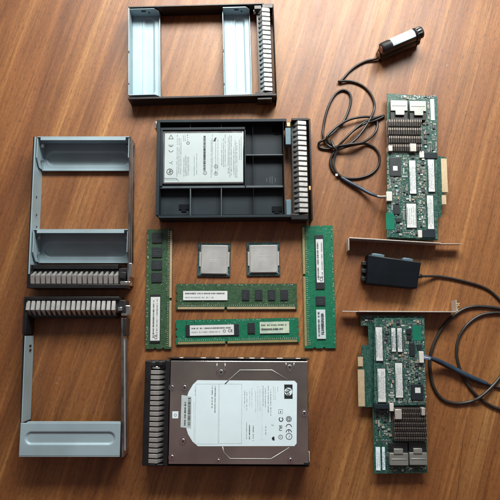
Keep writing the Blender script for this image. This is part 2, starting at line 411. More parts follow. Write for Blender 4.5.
for (x0, x1) in ((132.2, 160.2), (223.4, 251.6)):
    mb, ax, bx, y0, y1 = vplate(A, x0, x1, 14.6, 100)
    mb.box(ax-.9, y0, 2, ax, y1, 13 if x0 > 200 else 19.6, .2)
    if x0 < 200: y1 -= 1.9
    for (yy, s) in ((y1, -1), (y0, 1)):                   # upright ears inside the rails
        pts = [(ax, 2), (bx+.6, 2), (bx+.6, 14), (bx-4, 18.4), (ax, 18.4)]
        lo = [mb.bm.verts.new((p[0], yy, p[1])) for p in pts]; hi = [mb.bm.verts.new((p[0], yy+s*.8, p[1])) for p in pts]
        mb.bm.faces.new(lo); mb.bm.faces.new(hi[::-1])
        for i in range(5): mb.bm.faces.new((lo[i], lo[(i+1) % 5], hi[(i+1) % 5], hi[i]))
    cp = mb.build('crossplate', 'steel', A.o)
    for bb in ((ax+13, y1-.9, 12.5, ax+18, y1-1.1, 15.5), (ax+20.5, y1-.9, 9.5, ax+22.3, y1-1.1, 12), (ax-.95, y1-52, 17.5, ax+.05, y1-55, 19.7), (ax-.95, y0+12, 17.5, ax+.05, y0+14, 19.7)):
        sl = MB(); sl.box(*bb); sl.build('slot', 'black', cp)
grille(A, (256.5, 8.0, 272.8, 91.6), '+x', 18, 21.5)
pieces(A, 'bezel_frame', 'blackm', [((273, 3.5, 277, 98.5), 0, 21, .5), ((262, 3.9, 272.8, 7.8), 2, 20.6, .5), ((255.5, 92, 272.8, 94.8), 2, 19, .4)])
pieces(A, 'release_latch', ['bracket', 'blackm'], [((254, 5.2, 261.6, 9), 10, 19.8, .6, 1), ((253.5, 9.5, 256.2, 11.5), 9, 15, .4, 0), ((257.5, 97.8, 272, 99.2), 4, 19.6, .3, 1)])

# --- left caddy with the bezel at its lower end
B = Thing('drive_caddy', 'empty pale steel drive caddy with two crossplates and its bezel at the lower end', 'drive caddy', 34, 288, 0, 0.0, G_CAD)
def hrail(T, name, mats, top, bot, z0, z1, th, side, parent=None, label=None):
    """rail running down the photo from pixel top to pixel bot at its rim"""
    a = T.l(top[0], top[1], z1); b = T.l(bot[0], bot[1], z1); mb = MB()
    d = th if side > 0 else -th
    mb.prism([a, b, (b[0]+d, b[1]), (a[0]+d, a[1])], z0, z1, 0, .15)
    return mb.build(name, mats, T.o, label)
hrail(B, 'side_rail', 'steel', (34.6, 136.8), (28.2, 274), 0.5, 25, 1.0, 1)
hrail(B, 'rail_cover', 'blackm', (34.4, 136.8), (27.9, 288), 0, 24.6, 1.3, -1)
hrail(B, 'side_rail', 'darkchrome', (129.5, 136.6), (127.3, 285), 0, 25, 1.4, 1, None, 'dark polished side rail')
def hplate(T, xl, rim, ybot, zt=24.5):
    """crossplate running across: pan at the bottom, tall flange along its upper side"""
    ax, _ = T.l(xl, ybot, 3); _, y0 = T.l(100, ybot, 3); _, yf = T.l(xl, rim, zt)
    ra, rb_ = T.l(129.5, 136.6, 25), T.l(127.3, 285, 25); bx = ra[0]+(rb_[0]-ra[0])*(ra[1]-(y0+yf)/2)/(ra[1]-rb_[1])-.7; y1 = yf
    mb = MB()
    cy = y0+(y1-y0)*.42; r = (y1-y0)*.24
    mb.sheet(ax, y0, bx, yf, 3, 1, [(ax+r+5, cy+1, bx-r-5, cy+1, r, -2.0, 2.2)], .8)
    mb.box(ax, yf, 2, bx, yf+.9, zt, .2)
    mb.box(ax+4, yf-3.4, zt-.9, bx-4, yf+.1, zt-.05, .2)
    mb.box(ax, y0-.8, 2, bx, y0, 5.5, .2)
    # ears against the rails
    for (xx, s) in ((ax, 1), (bx, -1)):
        pts = [(y0, 2), (yf, 2), (yf, zt-1), (y0+9, zt-1), (y0, 15)]
        lo = [mb.bm.verts.new((xx, p[0], p[1])) for p in pts]; hi = [mb.bm.verts.new((xx+s*.8, p[0], p[1])) for p in pts]
        mb.bm.faces.new(lo); mb.bm.faces.new(hi[::-1])
        for i in range(5): mb.bm.faces.new((lo[i], lo[(i+1) % 5], hi[(i+1) % 5], hi[i]))
    o = mb.build('crossplate', 'steel', T.o)
    for bb in ((ax+.9, y0+7, 12, ax+4.2, y0+10, 13, .2), (ax+1, yf-9, 15, ax+5.5, yf-5, 16.2, .3), (bx-4.5, yf-8, 15, bx-1, yf-5, 16, .3)):
        tb = MB(); tb.box(*bb); tb.build('spring_tab', 'darkchrome', o)
for rr_, (ta, tb_) in ((B, ((129.5, 136.6), (127.3, 285))), (None, (0, 0))):
    if rr_:
        for zz in (7, 16):
            a = rr_.l(*ta, 25); b = rr_.l(*tb_, 25); mb = MB(); mb.prism([(a[0]+1.42, a[1]-4), (b[0]+1.42, b[1]+12), (b[0]+2.2, b[1]+12), (a[0]+2.2, a[1]-4)], zz, zz+1.6, 0, .1); mb.build('streak_ridge', 'chrome' if zz > 10 else 'darkchrome', rr_.o)  # bright beads added to draw the reflected streak along the rail
for yy in (178, 196, 214, 226):
    q = B.l(33.6, yy, 20); mb = MB(); mb.box(q[0]+1.2, q[1]-1, 14, q[0]+1.6, q[1]+1, 16); mb.build('slot', 'black', B.o)
hplate(B, 42.6, 137.2, 170.6)
hplate(B, 39.0, 230, 262.6)
grille(B, (30.5, 269.5, 118.6, 284.2), '-y', 17, 24)
pieces(B, 'bezel_frame', 'blackm', [((27.5, 284.2, 127, 288.2), 0, 24, .5), ((27.6, 264.5, 30.2, 284.0), 1, 23, .3), ((30.6, 264.6, 118, 269), 1, 17, .3)])
pieces(B, 'release_latch', ['chrome', 'black'], [((118.8, 268, 127, 284), 1, 19, .8, 1), ((127.5, 263, 131.5, 277), 6, 24.4, .5, 0), ((120, 281, 130, 285.5), 12, 24.8, 1.0, 0), ((119.5, 272, 126, 278.5), 18, 23.4, .8, 1)])

# --- left caddy lying face down, bezel at its upper end
Cc = Thing('drive_caddy', 'empty drive caddy in the lower left corner with one flat pale plate', 'drive caddy', 20.5, 458, 0, 0.0, G_CAD)
ax, ay = Cc.l(20.6, 423, 25); bx, by = Cc.l(119.6, 456, 25)
mb = MB(); r = 5.6; cy = (ay+by)/2+1.2
mb.sheet(ax, by, bx, ay, 25, 1, [(ax+6+r, cy, bx-6-r, cy, r, -1.5, 2.4)], .7)
mb.box(ax, by-.8, 3, bx, by, 25.02, .2); mb.box(ax+6, ay, 19, bx-.5, ay+.8, 25.1, .2)
mb.build('crossplate', 'steel', Cc.o)
def crail(T, name, mats, top, bot, z0, z1, th, side, lip=0):
    a = T.l(top[0], top[1], z1); b = T.l(bot[0], bot[1], z1); mb = MB(); d = th*side
    mb.prism([a, b, (b[0]+d, b[1]), (a[0]+d, a[1])], z0, z1, 0, .15)
    if lip: mb.prism([(a[0]+d, a[1]-1), (b[0]+d, b[1]+1), (b[0]+lip*side, b[1]+1), (a[0]+lip*side, a[1]-4)], z1-1.3, z1-.3, 0, .15)
    return mb.build(name, mats, T.o)
crail(Cc, 'side_rail', 'steel', (24.6, 336), (21.2, 422.6), 2, 25, .9, 1, 0)
for yy in (346.2, 350.6):
    q = Cc.l(24.4, yy, 25); mb = MB(); mb.box(q[0]+.95, q[1]-1.1, 9, q[0]+1.25, q[1]+1.1, 14); mb.build('slot', 'black', Cc.o)
crail(Cc, 'rail_cover', 'blackm', (24.8, 300), (20.4, 457), 0, 24.6, 1.2, -1)
crail(Cc, 'side_rail', 'darkchrome', (121.2, 318), (121.6, 457), 0, 24.6, 1.8, 1)
for zz in (8, 17):
    a = Cc.l(121.2, 338, 24.6); b = Cc.l(121.6, 452, 24.6); mb = MB(); mb.prism([(a[0]+1.82, a[1]), (b[0]+1.82, b[1]), (b[0]+2.6, b[1]), (a[0]+2.6, a[1])], zz, zz+1.5, 0, .1); mb.build('streak_ridge', 'bracket' if zz > 10 else 'chrome', Cc.o)  # ridges added to draw the rail's reflected streaks
Cc.part('dark_gap_strip', 'blackm', [((119.8, 424, 121.2, 457), 2, 24, .2)])  # black strip in place of the dark gap between plate and rail
grille(Cc, (26.0, 300.2, 115.8, 316.8), '+y', 18, 24.5)
pieces(Cc, 'bezel_frame', 'blackm', [((24, 296.6, 119, 300), 0, 23.5, .5), ((23.8, 300.2, 25.8, 334), 1, 23, .3), ((26.0, 317, 116, 318.4), 1, 14, .2)])
pieces(Cc, 'release_latch', ['chrome', 'black'], [((116.4, 300, 125, 313), 1, 20, .8, 1), ((121, 305, 130, 316), 8, 17, 1.2, 0), ((118, 307, 122, 311), 20, 24, .6, 0), ((122.5, 318, 125.5, 336), 2, 22, .5, 1)])
Cc.part('guide_pin', 'chrome', [((126.2, 309, 130.5, 313), 6, 12, .8)])

# --- small drive carrier in the middle
E = Thing('drive_carrier', 'dark slate plastic ribbed tray with silver-ribbed bezel, holding the small drive', 'drive carrier', 158, 219, 0, 0.5)
zf = 11
E.part('tray_wall', 'slate', [((157, 119.6, 286.5, 121.4), 0, 25, .35)])
E.part('tray_wall', 'slate', [((158, 215.5, 291, 217), 0, 25, .35)])
pieces(E, 'tray_wall', 'slate', [((157, 121.6, 158.8, 215.3), 0, 25, .35), ((283.4, 121.6, 284.6, 215.3), 0, 24.5, .3)])
E.part('tray_floor', 'slate', [((161, 124, 283, 214), zf-2, zf)])
rb = []
zr = 20
for x in (190.3, 221.3, 253.2): rb.append(((x-.5, 121.7, x+.5, 131.0 if x < 245 else 215.2), zf+.01, zr, .25))
for x in (190.3, 221.3): rb.append(((x-.5, 187.4, x+.5, 215.2), zf+.01, zr-.3, .25))
rb += [((159, 186.4, 283.2, 187.4), zf+.01, zr+.15, .25), ((245.4, 154.4, 283.2, 155.3), zf+.01, zr-.15, .25)]
pieces(E, 'stiffening_rib', 'slatelt', rb)
pieces(E, 'drive_well', 'slate', [((159, 127.6, 245, 129.4), zf+.01, 22, .3), ((244.4, 129.6, 246, 186.2), zf+.01, 21.6, .3), ((159, 129.6, 162.2, 186.2), zf+.01, 21.7, .3), ((162.4, 183.6, 244.2, 186.2), zf+.01, 18, .3)])
cu = []
for (cx, cy) in ((277, 130), (277, 209.5), (184, 207.5)):
    cu += [((cx-5, cy-3.2, cx+5, cy+1.8), zf+.02, zf+1.2, .1), ((cx-2.6, cy+1.8, cx+2.2, cy+4.2), zf+.02, zf+1.1, .1)]
pieces(E, 'latch_pocket', 'blackbox', cu)
mb = MB(); q = E.l(271, 180, zf+.1)
for i, (dx, hh) in enumerate(((-5, 4), (-1.5, 7), (1.0, 8.5), (4.5, 5))): mb.rect(q[0]+dx, q[1]-hh/2, q[0]+dx+.6, q[1]+hh/2, zf+.08)
mb.build('moulded_mark', 'slatelt', E.o)
grille(E, (291.6, 120.6, 308.6, 213.2), '+x', 18, 25)
pieces(E, 'bezel_frame', 'blackm', [((308.8, 118.4, 313, 220), 0, 24, .6), ((291.4, 118, 308.6, 120.2), 1, 24, .4), ((290.6, 213.6, 308.6, 219.6), 0, 22, .8)])
E.part('latch_tab', 'bluetab', [((285.2, 127.6, 291, 144.5), 12, 20, .5)])
E.part('latch_tab', 'bluetab', [((286, 199.5, 291.2, 216), 12, 20, .5)])
pieces(E, 'release_latch', ['gold', 'black'], [((285, 121.8, 291.2, 127), 9, 19, .6, 1), ((286.4, 122.2, 290.4, 126.6), 19.0, 21, .8, 0), ((308.8, 186, 311, 190), 23, 24.8, .4, 0)])
E.part('corner_clip', 'chrome', [((154.6, 121.4, 156.8, 128.5), 10, 23, .5)])

# --- the small drive in that carrier
S = Thing('small_hard_drive', 'small thin drive with a white printed label sitting in the dark slate tray', 'hard drive', 163, 184, zf+.2, 0.4)
S.part('case', 'chrome', [((162.8, 130.8, 243.9, 183.4), 0, 9, .8)])
mb = MB(); x0, y0 = S.l(164.3, 182.4, 9.2); x1, y1 = S.l(242.9, 132.8, 9.2)
mb.box(x0, y0, 9.0, x1, y1, 9.2, .05)
zt = 9.27
def PS(px, py): return S.l(px, py, 9.2)
# certification marks down the left side, reading upwards
p = PS(171, 137); mb.poly([(p[0]-2.4, p[1]-2.2), (p[0]+2.4, p[1]-2.2), (p[0], p[1]+2.4), (p[0]-2.4, p[1]-2.2)], .55, zt, 1)
p = PS(171, 144.6); mb.circ(p[0], p[1], 2.3, .6, zt, 1, a0=180, a1=360); mb.rect(p[0]-.3, p[1]-2.2, p[0]+.3, p[1], zt, 1)
p = PS(171, 150); mb.circ(p[0], p[1], 2.3, .6, zt, 1, a0=180, a1=360)
p = PS(170.8, 162.8); mb.poly([(p[0]-2, p[1]), (p[0], p[1])], .5, zt, 2); mb.poly([(p[0], p[1]), (p[0]+2, p[1]+1.8)], .5, zt, 2); mb.poly([(p[0], p[1]), (p[0]+2, p[1]-1.8)], .5, zt, 2)
p = PS(169.8, 171.8); mb.circ(p[0], p[1], 3.3, .7, zt, 1); mb.text('hp', p[0], p[1], zt+.02, 4.6, 90, 1, True, .25)
mb.poly([PS(164.6, 178.5), PS(176.5, 178.5), PS(178.5, 181)], .6, zt, 2); mb.poly([PS(165, 180), PS(177, 180)], .35, zt, 2)
for (xa, xb, ya, yb, n, mi) in ((176, 182, 133.5, 178, 3, 3), (182.5, 186, 134, 142, 2, 2), (183, 189.5, 153, 177, 4, 3), (193, 198, 153, 177, 2, 3), (210.5, 213, 134, 178, 2, 3), (214.5, 219, 134, 175, 2, 3), (221, 226, 134, 168, 3, 2), (227.5, 232, 134, 178, 3, 3), (233, 237.5, 140, 178, 3, 2), (238.5, 242, 136, 162, 2, 2)):
    a, b = PS(xa, yb), PS(xb, ya); mb.lines(a[0], a[1], b[0], b[1], zt, n, 'y', 2 if mi == 3 and n > 2 else mi, .75, .9, .2)
a, b = PS(187.3, 143), PS(189.6, 134); mb.circ((a[0]+b[0])/2-.4, a[1], 1.5, .6, zt, 1); mb.lines(a[0]-1, a[1]+2, b[0]-1, b[1], zt, 1, 'y', 1, 1.1)
a, b = PS(203.2, 170.5), PS(205.8, 136.5); t_ = a[1]
mb.rect(a[0], a[1], b[0], b[1], zt, 4)
while t_ < b[1]-1: mb.rect(a[0]+.4, t_, b[0]-.3, t_+random.uniform(.7, 2), zt+.05, 1); t_ += random.uniform(1.2, 2.8)
for (cx, cy) in ((205, 173), (216, 173.5), (216, 166.5)):
    p = PS(cx, cy); mb.circ(p[0], p[1], 1.9, .45, zt, 1); mb.rect(p[0]-.25, p[1]-1, p[0]+.25, p[1]+1, zt, 1)
p = PS(214.8, 139.5); mb.prism([(p[0]-1.8, p[1]-2), (p[0]+.4, p[1]-2.4), (p[0]+2, p[1]+2.2), (p[0]+.2, p[1]+2.2)], zt-.02, zt+.02, 1)
mb.build('printed_label', ['whites', 'ink', 'inkd', 'inkg', 'inkg'], S.o)

# --- caddy that holds the large drive, bottom middle
H = Thing('drive_caddy', 'drive caddy filled by the large labelled hard drive, silver-ribbed bezel at its left', 'drive caddy', 146, 468, 0, -0.3, G_CAD)
grille(H, (148.2, 369.6, 165.2, 464.0), '-x', 18, 25)
pieces(H, 'bezel_frame', 'blackm', [((145.2, 361, 148.2, 466), 0, 24, .5), ((148.4, 464.2, 165.4, 466.4), 0, 24, .4), ((165.5, 360.6, 167.4, 466), 0, 26, .4)])
pieces(H, 'release_latch', ['black', 'chrome'], [((148.6, 360.6, 165.0, 369.0), 2, 20, 1.0, 0), ((150.5, 361.5, 155.5, 367), 19, 24, 1.2, 0), ((157.5, 361.0, 163, 366), 19, 24.6, 1.2, 0), ((152, 366.5, 160, 368.5), 19, 22, .5, 1)])
mb = MB(); H.box(mb, (167.6, 357.8, 309.4, 359.6), 0, 23, .3)
ax, _ = H.l(170, 359, 23); bx, ay = H.l(305, 357.9, 23)
for x in (0.06, .22, .33, .50, .585, .67, .79, .93): mb.box(ax+(bx-ax)*x, ay-1.0, 22.5, ax+(bx-ax)*x+random.uniform(3, 7), ay-.2, 23.25, .2, 1)
mb.build('side_rail', ['blackm', 'chrome'], H.o)
H.part('side_rail', 'blackm', [((167.6, 465.2, 309.6, 467.0), 0, 23, .3)])
pieces(H, 'corner_bracket', ['black', 'bracket'], [((304, 462.2, 309.8, 465.1), 6, 27.6, .4, 0), ((308.8, 452, 309.9, 462.0), 8, 27.2, .3, 1)])

K = Thing('large_hard_drive', 'large brownish steel hard drive with a big white printed label, in its caddy', 'hard drive', 168, 464, .5, -.25)
zt = 26
mb = MB()
ax, ay = K.l(167.8, 464.6, zt); bx, by = K.l(308.2, 361.2, zt)
mb.box(ax, ay, 0, bx, by, zt-2, .6)
K.mainbox = mb.build('cast_body', 'darkchrome', K.o)
mb = MB()
def PK(px, py): return K.l(px, py, zt)
# pressed cover with the raised disc area
x0, y0, x1, y1 = ax+.6, ay+.5, bx-.8, by-.5
mb.box(x0, y0, zt-1.98, x1, y1, zt, .35)
mb.build('top_cover', 'cover', K.o)
mb = MB()
def ridge(pix, w=1.3, h=.7, m='finlt'):
    mb = MB(); P = [(*PK(*p), zt-.3) for p in pix]
    mb.sweep(P, w/2, 8, sub=1); mb.build('pressed_ridge', 'cage', K.o)
hexa = [(225, 384), (228.5, 380.5), (240, 370.2), (272, 370.2), (288, 380.2)]
ridge(hexa, 1.5)
ridge([(222.5, 446.5), (223.8, 452.5), (230, 458.8), (271, 459), (289.5, 447.5)], 1.3)
# plate inside the ridge, one step up
for (cx, cy, rr) in ((172, 387.5, 2.2), (184.4, 387.8, 2.7), (221, 372.4, 2.9), (289.7, 367.6, 3.0), (304.4, 413.5, 2.8), (183, 441.3, 2.8), (172, 457.4, 2.4), (218.4, 461, 2.0), (290.6, 460.3, 2.4)):
    mb = MB(); p = PK(cx, cy); rr *= 1.12
    mb.cyl(p[0], p[1], zt+.01, zt+.9, rr, 24, 0, rr*.82); mb.cyl(p[0], p[1], zt+.91, zt+.95, rr*.34, 6, 1)
    mb.ring(p[0], p[1], zt+.005, zt+.35, rr*1.35, rr*1.15, 24, 0)
    mb.build('screw', ['chrome', 'black'], K.o)
mb = MB()
for (a, b) in (((217, 362.5), (217, 374)), ((225, 362.5), (225, 374)), ((286, 362.5), (286, 369)), ((294, 362.5), (294, 369))):
    mb = MB(); p, q = PK(*a), PK(*b); mb.sweep([(p[0], p[1], zt+.05), (q[0], q[1], zt+.05)], .4, 6, sub=1); mb.build('well_rim', 'chrome', K.o)
mb = MB(); p = PK(175.3, 415); mb.box(p[0]-3.1, p[1]-3.5, zt+.01, p[0]+3.1, p[1]+3.5, zt+.4, .3); mb.circ(p[0]+.2, p[1], 1.2, .5, zt+.45, 1)
mb.build('warranty_dot', ['whiteb', 'inkg'], K.o)
# the large label
mb = MB()
pts = [(197.5, 380.2), (294.5, 380.8), (297, 383.3), (296.6, 443.3), (294.4, 446), (198, 446.2), (192.5, 441.5), (188, 434), (185.4, 425), (184.4, 414), (185.6, 402), (188.5, 392), (193, 384.5)]
mb.prism([PK(*p) for p in pts], zt+.01, zt+.14)
zl = zt+.2
def frame(a, b, w=.3, mi=2): 
    p, q = PK(*a), PK(*b); mb.poly([p, (q[0], p[1]), q, (p[0], q[1]), p], w, zl, mi)
frame((196, 384), (218, 444), .3, 3); frame((219.5, 384), (241.5, 443.5), .35, 3)
p, q = PK(194, 402), PK(194, 440); mb.poly([p, q], .3, zl, 3)
def pr(xa, xb, ya, yb, n, mi, h=.7, rg=.3, dens=.85):
    a, b = PK(xa, yb), PK(xb, ya); mb.lines(a[0], a[1], b[0], b[1], zl, n, 'y', mi, h, dens, rg)
pr(211, 213.4, 385, 408, 1, 2, 1.3, .05); pr(214, 216.2, 385, 413, 1, 2, 1.3, .05)
pr(194.2, 196.4, 384.5, 396, 1, 3, 1)
pr(243.5, 248, 385, 412, 2, 2); pr(248.5, 253, 385, 410, 2, 3); pr(254.5, 261, 384, 413, 3, 3); pr(262, 266.5, 384, 408, 2, 2); pr(267, 272, 384, 416, 2, 2, .8); pr(272.5, 276, 384, 402, 2, 3)
pr(245, 251, 421, 440, 2, 2); pr(252, 254.5, 424, 441, 1, 2, 1.2, .1); pr(248.5, 250.5, 423, 440, 1, 2, 1.2, .1); pr(264.5, 267, 426, 436, 1, 2, 1.1); pr(261, 263, 384, 440, 1, 3, .3, 0); pr(276.5, 279, 386, 392, 1, 3)
# logo block, reading downwards
p = PK(288.4, 391.6)
mb.prism([(p[0]-4.3, p[1]-7.2), (p[0]+4.3, p[1]-7.2), (p[0]+4.3, p[1]+7.2), (p[0]-4.3, p[1]+7.2)], zl-.03, zl+.02, 1)
c = [(p[0]+4.0*math.cos(R(a)), p[1]+4.0*math.sin(R(a))) for a in range(0, 360, 12)]; mb.prism(c, zl-.01, zl+.06, 0)
mb.text('hp', p[0], p[1]+.1, zl+.1, 7.0, -90, 1, True, .3)
# marks, reading downwards
p = PK(289, 419); 
p = PK(288.8, 419); mb.circ(p[0], p[1], 2.6, .6, zl, 1); mb.circ(p[0], p[1], 1.2, .6, zl, 1)
for a in range(0, 360, 60): mb.rect(p[0]+1.8*math.cos(R(a))-.3, p[1]+1.8*math.sin(R(a))-.3, p[0]+1.8*math.cos(R(a))+.3, p[1]+1.8*math.sin(R(a))+.3, zl, 1)
p = PK(288.8, 427); mb.circ(p[0], p[1], 2.7, .75, zl, 1, a0=0, a1=180)
p = PK(288.8, 432.3); mb.circ(p[0], p[1], 2.7, .75, zl, 1, a0=0, a1=180); mb.rect(p[0]-.35, p[1], p[0]+.35, p[1]+2.5, zl, 1)
p = PK(289, 436.4); mb.circ(p[0], p[1], 3.0, .6, zl, 1); mb.poly([(p[0], p[1]-1.5), (p[0], p[1]), (p[0]+1.2, p[1]+1)], .4, zl, 1)
p = PK(281, 419.4); mb.circ(p[0], p[1], 1.9, .9, zl, 1, a0=110, a1=430)
p = PK(280.3, 428); mb.text('\u042fU', p[0], p[1], zl, 4.2, -90, 1, True)
p = PK(280.6, 437); mb.circ(p[0], p[1], 2.0, .5, zl, 1); mb.text('c', p[0], p[1], zl, 2.8, -90, 1, True)
p = PK(280.5, 411.5); mb.poly([(p[0]-2, p[1]+2), (p[0]+2, p[1]+2), (p[0]+2, p[1]-2), (p[0]-2, p[1]-2), (p[0]-2, p[1]+2)], .35, zl, 2); mb.rect(p[0]-.4, p[1]-1.2, p[0]+.4, p[1]+.6, zl, 1)
p = PK(273.2, 438.6); mb.prism([(p[0]-1.6, p[1]), (p[0]-.6, p[1]+1.8), (p[0]+1.2, p[1]+2), (p[0]+1.4, p[1]-1.8), (p[0]-.4, p[1]-1.8)], zl-.02, zl+.02, 1)
p = PK(272.5, 425.2); mb.text('7x', p[0], p[1], zl, 2.6, 0, 2)
mb.build('printed_label', ['whiteb', 'ink', 'inkg', 'inkb'], K.o)
mb = MB(); a, b = PK(180.9, 427.6), PK(192.0, 395.8)
mb.prism([PK(181.6, 395), PK(191.6, 396.4), PK(191.2, 428.4), PK(180.6, 427.2)], zt+.15, zt+.25)
zb = zt+.3; y = a[1]+1.2
while y < b[1]-1.5:
    w = random.choice((.35, .5, .8)); mb.rect(a[0]+6.8, y, a[0]+9.6, y+w, zb, 1 if random.random() < .6 else 2); y += w+random.choice((.3, .4, .7))
mb.lines(a[0]+2.6, a[1]+2, a[0]+5.4, b[1]-4, zb, 1, 'y', 1, 1.9, .9, .1)
mb.build('barcode_sticker', ['barc', 'ink', 'inkg'], K.o)

# ------------------------------------------------------------ memory modules
G_MEM = 'memory modules'
def outline(pts_edge, n=1): return pts_edge
def memory(label, corners, rz, contact, pcb, chips, labels, strips=(), marks=None):
    """corners (x0,y0,x1,y1) in photo pixels; contact = side with the gold fingers; chips/labels are pixel rectangles"""
    x0p, y0p, x1p, y1p = corners
    T = Thing('memory_module', label, 'memory module', x0p, y1p, 0, rz, G_MEM)
    z0, zt = 1.2, 2.5
    x0, y0 = T.l(x0p, y1p, zt); x1, y1 = T.l(x1p, y0p, zt)
    horiz = contact in ('-y', '+y')
    L = (x1-x0) if horiz else (y1-y0); W = (y1-y0) if horiz else (x1-x0)
    # outline in (u along, v across; v=0 is the contact edge)
    nk = L*.41
    P = [(0, 0), (nk-1.0, 0), (nk-1.0, 2.4), (nk+1.0, 2.4), (nk+1.0, 0), (L, 0)]
    def notch(u, v, s): return [(u+s*1.4*math.sin(R(a)), v-1.4*math.cos(R(a))) for a in range(0, 181, 30)]
    P += notch(L, W*.32, -1)+notch(L, W*.62, -1)+[(L, W), (0, W)]
    P += [(q[0], q[1]) for q in notch(0, W*.62, 1)[::-1]]+[(q[0], q[1]) for q in notch(0, W*.32, 1)[::-1]]
    def mp(u, v):
        if contact == '-y': return (x0+u, y0+v)
        if contact == '+x': return (x1-v, y0+u)
        if contact == '-x': return (x0+v, y1-u)
        return (x1-u, y1-v)
    mb = MB(); mb.prism([mp(*p) for p in P], z0, zt)
    board = mb.build('circuit_board', pcb, T.o)
    mb = MB(); u = 2.2; k = 0
    while u < L-2.6:
        if not (nk-2.0 < u < nk+1.2):
            a, b = mp(u, .25), mp(u+.72, 2.7); mb.box(a[0], a[1], zt+.005, b[0], b[1], zt+.06)
        u += 1.06
    mb.build('gold_contacts', 'goldpale' if pcb == 'pcbold' else 'gold', T.o)
    # small parts along the contact edge
    mb = MB()
    for i in range(int(L/2.2)):
        u = 3+i*2.2+random.uniform(-.3, .3)
        if abs(u-nk) < 2.5 or u > L-3: continue
        a = mp(u, 3.6); b = mp(u+.6, 4.9); mb.box(a[0], a[1], zt, b[0], b[1], zt+.4, 0, random.choice((0, 0, 1)))
    occ = list(chips)+[l[0] for l in labels]
    for i in range(60):
        u = random.uniform(3, L-3); v = random.choice((random.uniform(5.2, W-2), W-1.8, 6.0)); a = mp(u, v)
        bad = False
        for c in occ:
            ca, cb = T.l(c[0], c[3], zt), T.l(c[2], c[1], zt)
            if ca[0]-1.3 < a[0] < cb[0]+1.3 and ca[1]-1.3 < a[1] < cb[1]+1.3: bad = True
        if bad: continue
        w, h = random.choice(((1.0, .5), (.5, 1.0), (.6, .6))); mb.box(a[0]-w/2, a[1]-h/2, zt, a[0]+w/2, a[1]+h/2, zt+.35, 0, random.choice((0, 1, 2)))
    for i in range(26):
        a = mp(random.uniform(4, L-4), W-random.uniform(.8, 1.5)); mb.rect(a[0]-.5, a[1]-.3, a[0]+.5, a[1]+.3, zt+.03, 1)
    mb.build('surface_components', ['cap', 'tin', 'chip'], T.o, kind='stuff')
    for c in chips:
        mb = MB(); T.box(mb, c, zt+.05, zt+1.15, .12)
        ca, cb = T.l(c[0], c[3], zt+1.15), T.l(c[2], c[1], zt+1.15)
        if c[2]-c[0] < 16 and c[3]-c[1] < 16: mb.lines(ca[0]+1.5, ca[1]+2, cb[0]-1.5, cb[1]-2, zt+1.18, 3, 'x', 1, .5)
        mb.build('memory_chip', ['chip', 'slatelt'], T.o)
    for (c, kind, al, txt) in labels:
        mb = MB(); zz = zt+1.2; T.box(mb, c, zz, zz+.12, .03)
        a, b = T.l(c[0], c[3], zz+.12), T.l(c[2], c[1], zz+.12); zz += .16
        if al == 'x':
            h = b[1]-a[1]
            mb.lines(a[0]+2, b[1]-h*.42, b[0]-2, b[1]-h*.12, zz, 1, 'x', 1, h*.2, .9, .05)
            mb.lines(a[0]+2, a[1]+h*.15, a[0]+(b[0]-a[0])*.72, a[1]+h*.42, zz, 1, 'x', 2, h*.18, .8, .1)
            if kind != 'white': mb.lines(a[0]+2, a[1]+h*.2, b[0]-6, a[1]+h*.5, zz+.03, 1, 'x', 1, h*.22, .95, .05)
            if txt: mb.text(txt, b[0]-4.2, a[1]+h*.36, zz+.02, h*.46, 0, 1, True); mb.circ(b[0]-10.6, a[1]+h*.36, h*.15, .5, zz+.02, 1)
        else:
            w = b[0]-a[0]
            mb.lines(a[0]+w*.15, a[1]+2, a[0]+w*.42, b[1]-2, zz, 1, 'y', 1, w*.2, .9, .05)
            mb.lines(b[0]-w*.42, a[1]+6, b[0]-w*.15, b[1]-2, zz, 1, 'y', 2, w*.18, .8, .1)
            if kind != 'white': mb.lines(a[0]+w*.5, a[1]+4, a[0]+w*.75, b[1]-4, zz+.03, 1, 'y', 1, w*.3, .95, .02)
            if txt: mb.text(txt, a[0]+w*.62, a[1]+3.8, zz+.02, w*.46, 90, 1, True)
        mb.build('label_sticker', [kind, 'ink', 'inkg'], T.o)
    for c in strips: T.part('register_chip', 'chip', [(c, zt+.05, zt+1.1, .12)])
    return T
memory('olive green memory stick left of the processors, four chips above one long white label', (145.3, 229, 172.5, 349), .6, '+x', 'pcbold',
       [(152.2, 232.8, 162.4, 242.8), (152, 247.4, 162.2, 257.2), (151.8, 260.2, 162, 269.6), (151.6, 272.6, 161.8, 282.2)],
       [((150.8, 297, 159.6, 340.6), 'white', 'y', 'CE')], [(150.4, 294.4, 160, 342.6)])
memory('olive green memory stick lying crosswise directly below the two processors', (176, 283.6, 296.8, 309.4), .1, '-y', 'pcbold',
       [(242, 289.6, 249.4, 300.2), (255, 289.6, 262.4, 300.2), (268, 289.6, 275.4, 300.2), (280.4, 289.6, 288, 300.2)],
       [((183.2, 291, 227.4, 300.2), 'white', 'x', None)])
memory('bright green memory stick lying crosswise just above the large hard drive', (176, 317.6, 298.4, 344.6), 1.2, '-y', 'pcbnew',
       [(185.6, 325, 239, 335.4), (247.6, 322.8, 255, 333.4)],
       [((189.8, 325.4, 234, 334.8), 'white', 'x', 'CE'), ((259.6, 322, 289.4, 333), 'holo', 'x', None)])
memory('bright green memory stick lying lengthwise right of the processors, with two labels', (304.6, 225.4, 332.6, 348.4), .5, '-x', 'pcbnew',
       [(314.6, 235, 324.8, 289), (315.8, 296.4, 325.4, 305.4)],
       [((315.8, 239.2, 324.0, 282.4), 'white', 'y', 'CE'), ((316.2, 309.6, 326.0, 338.8), 'barc', 'y', None)])

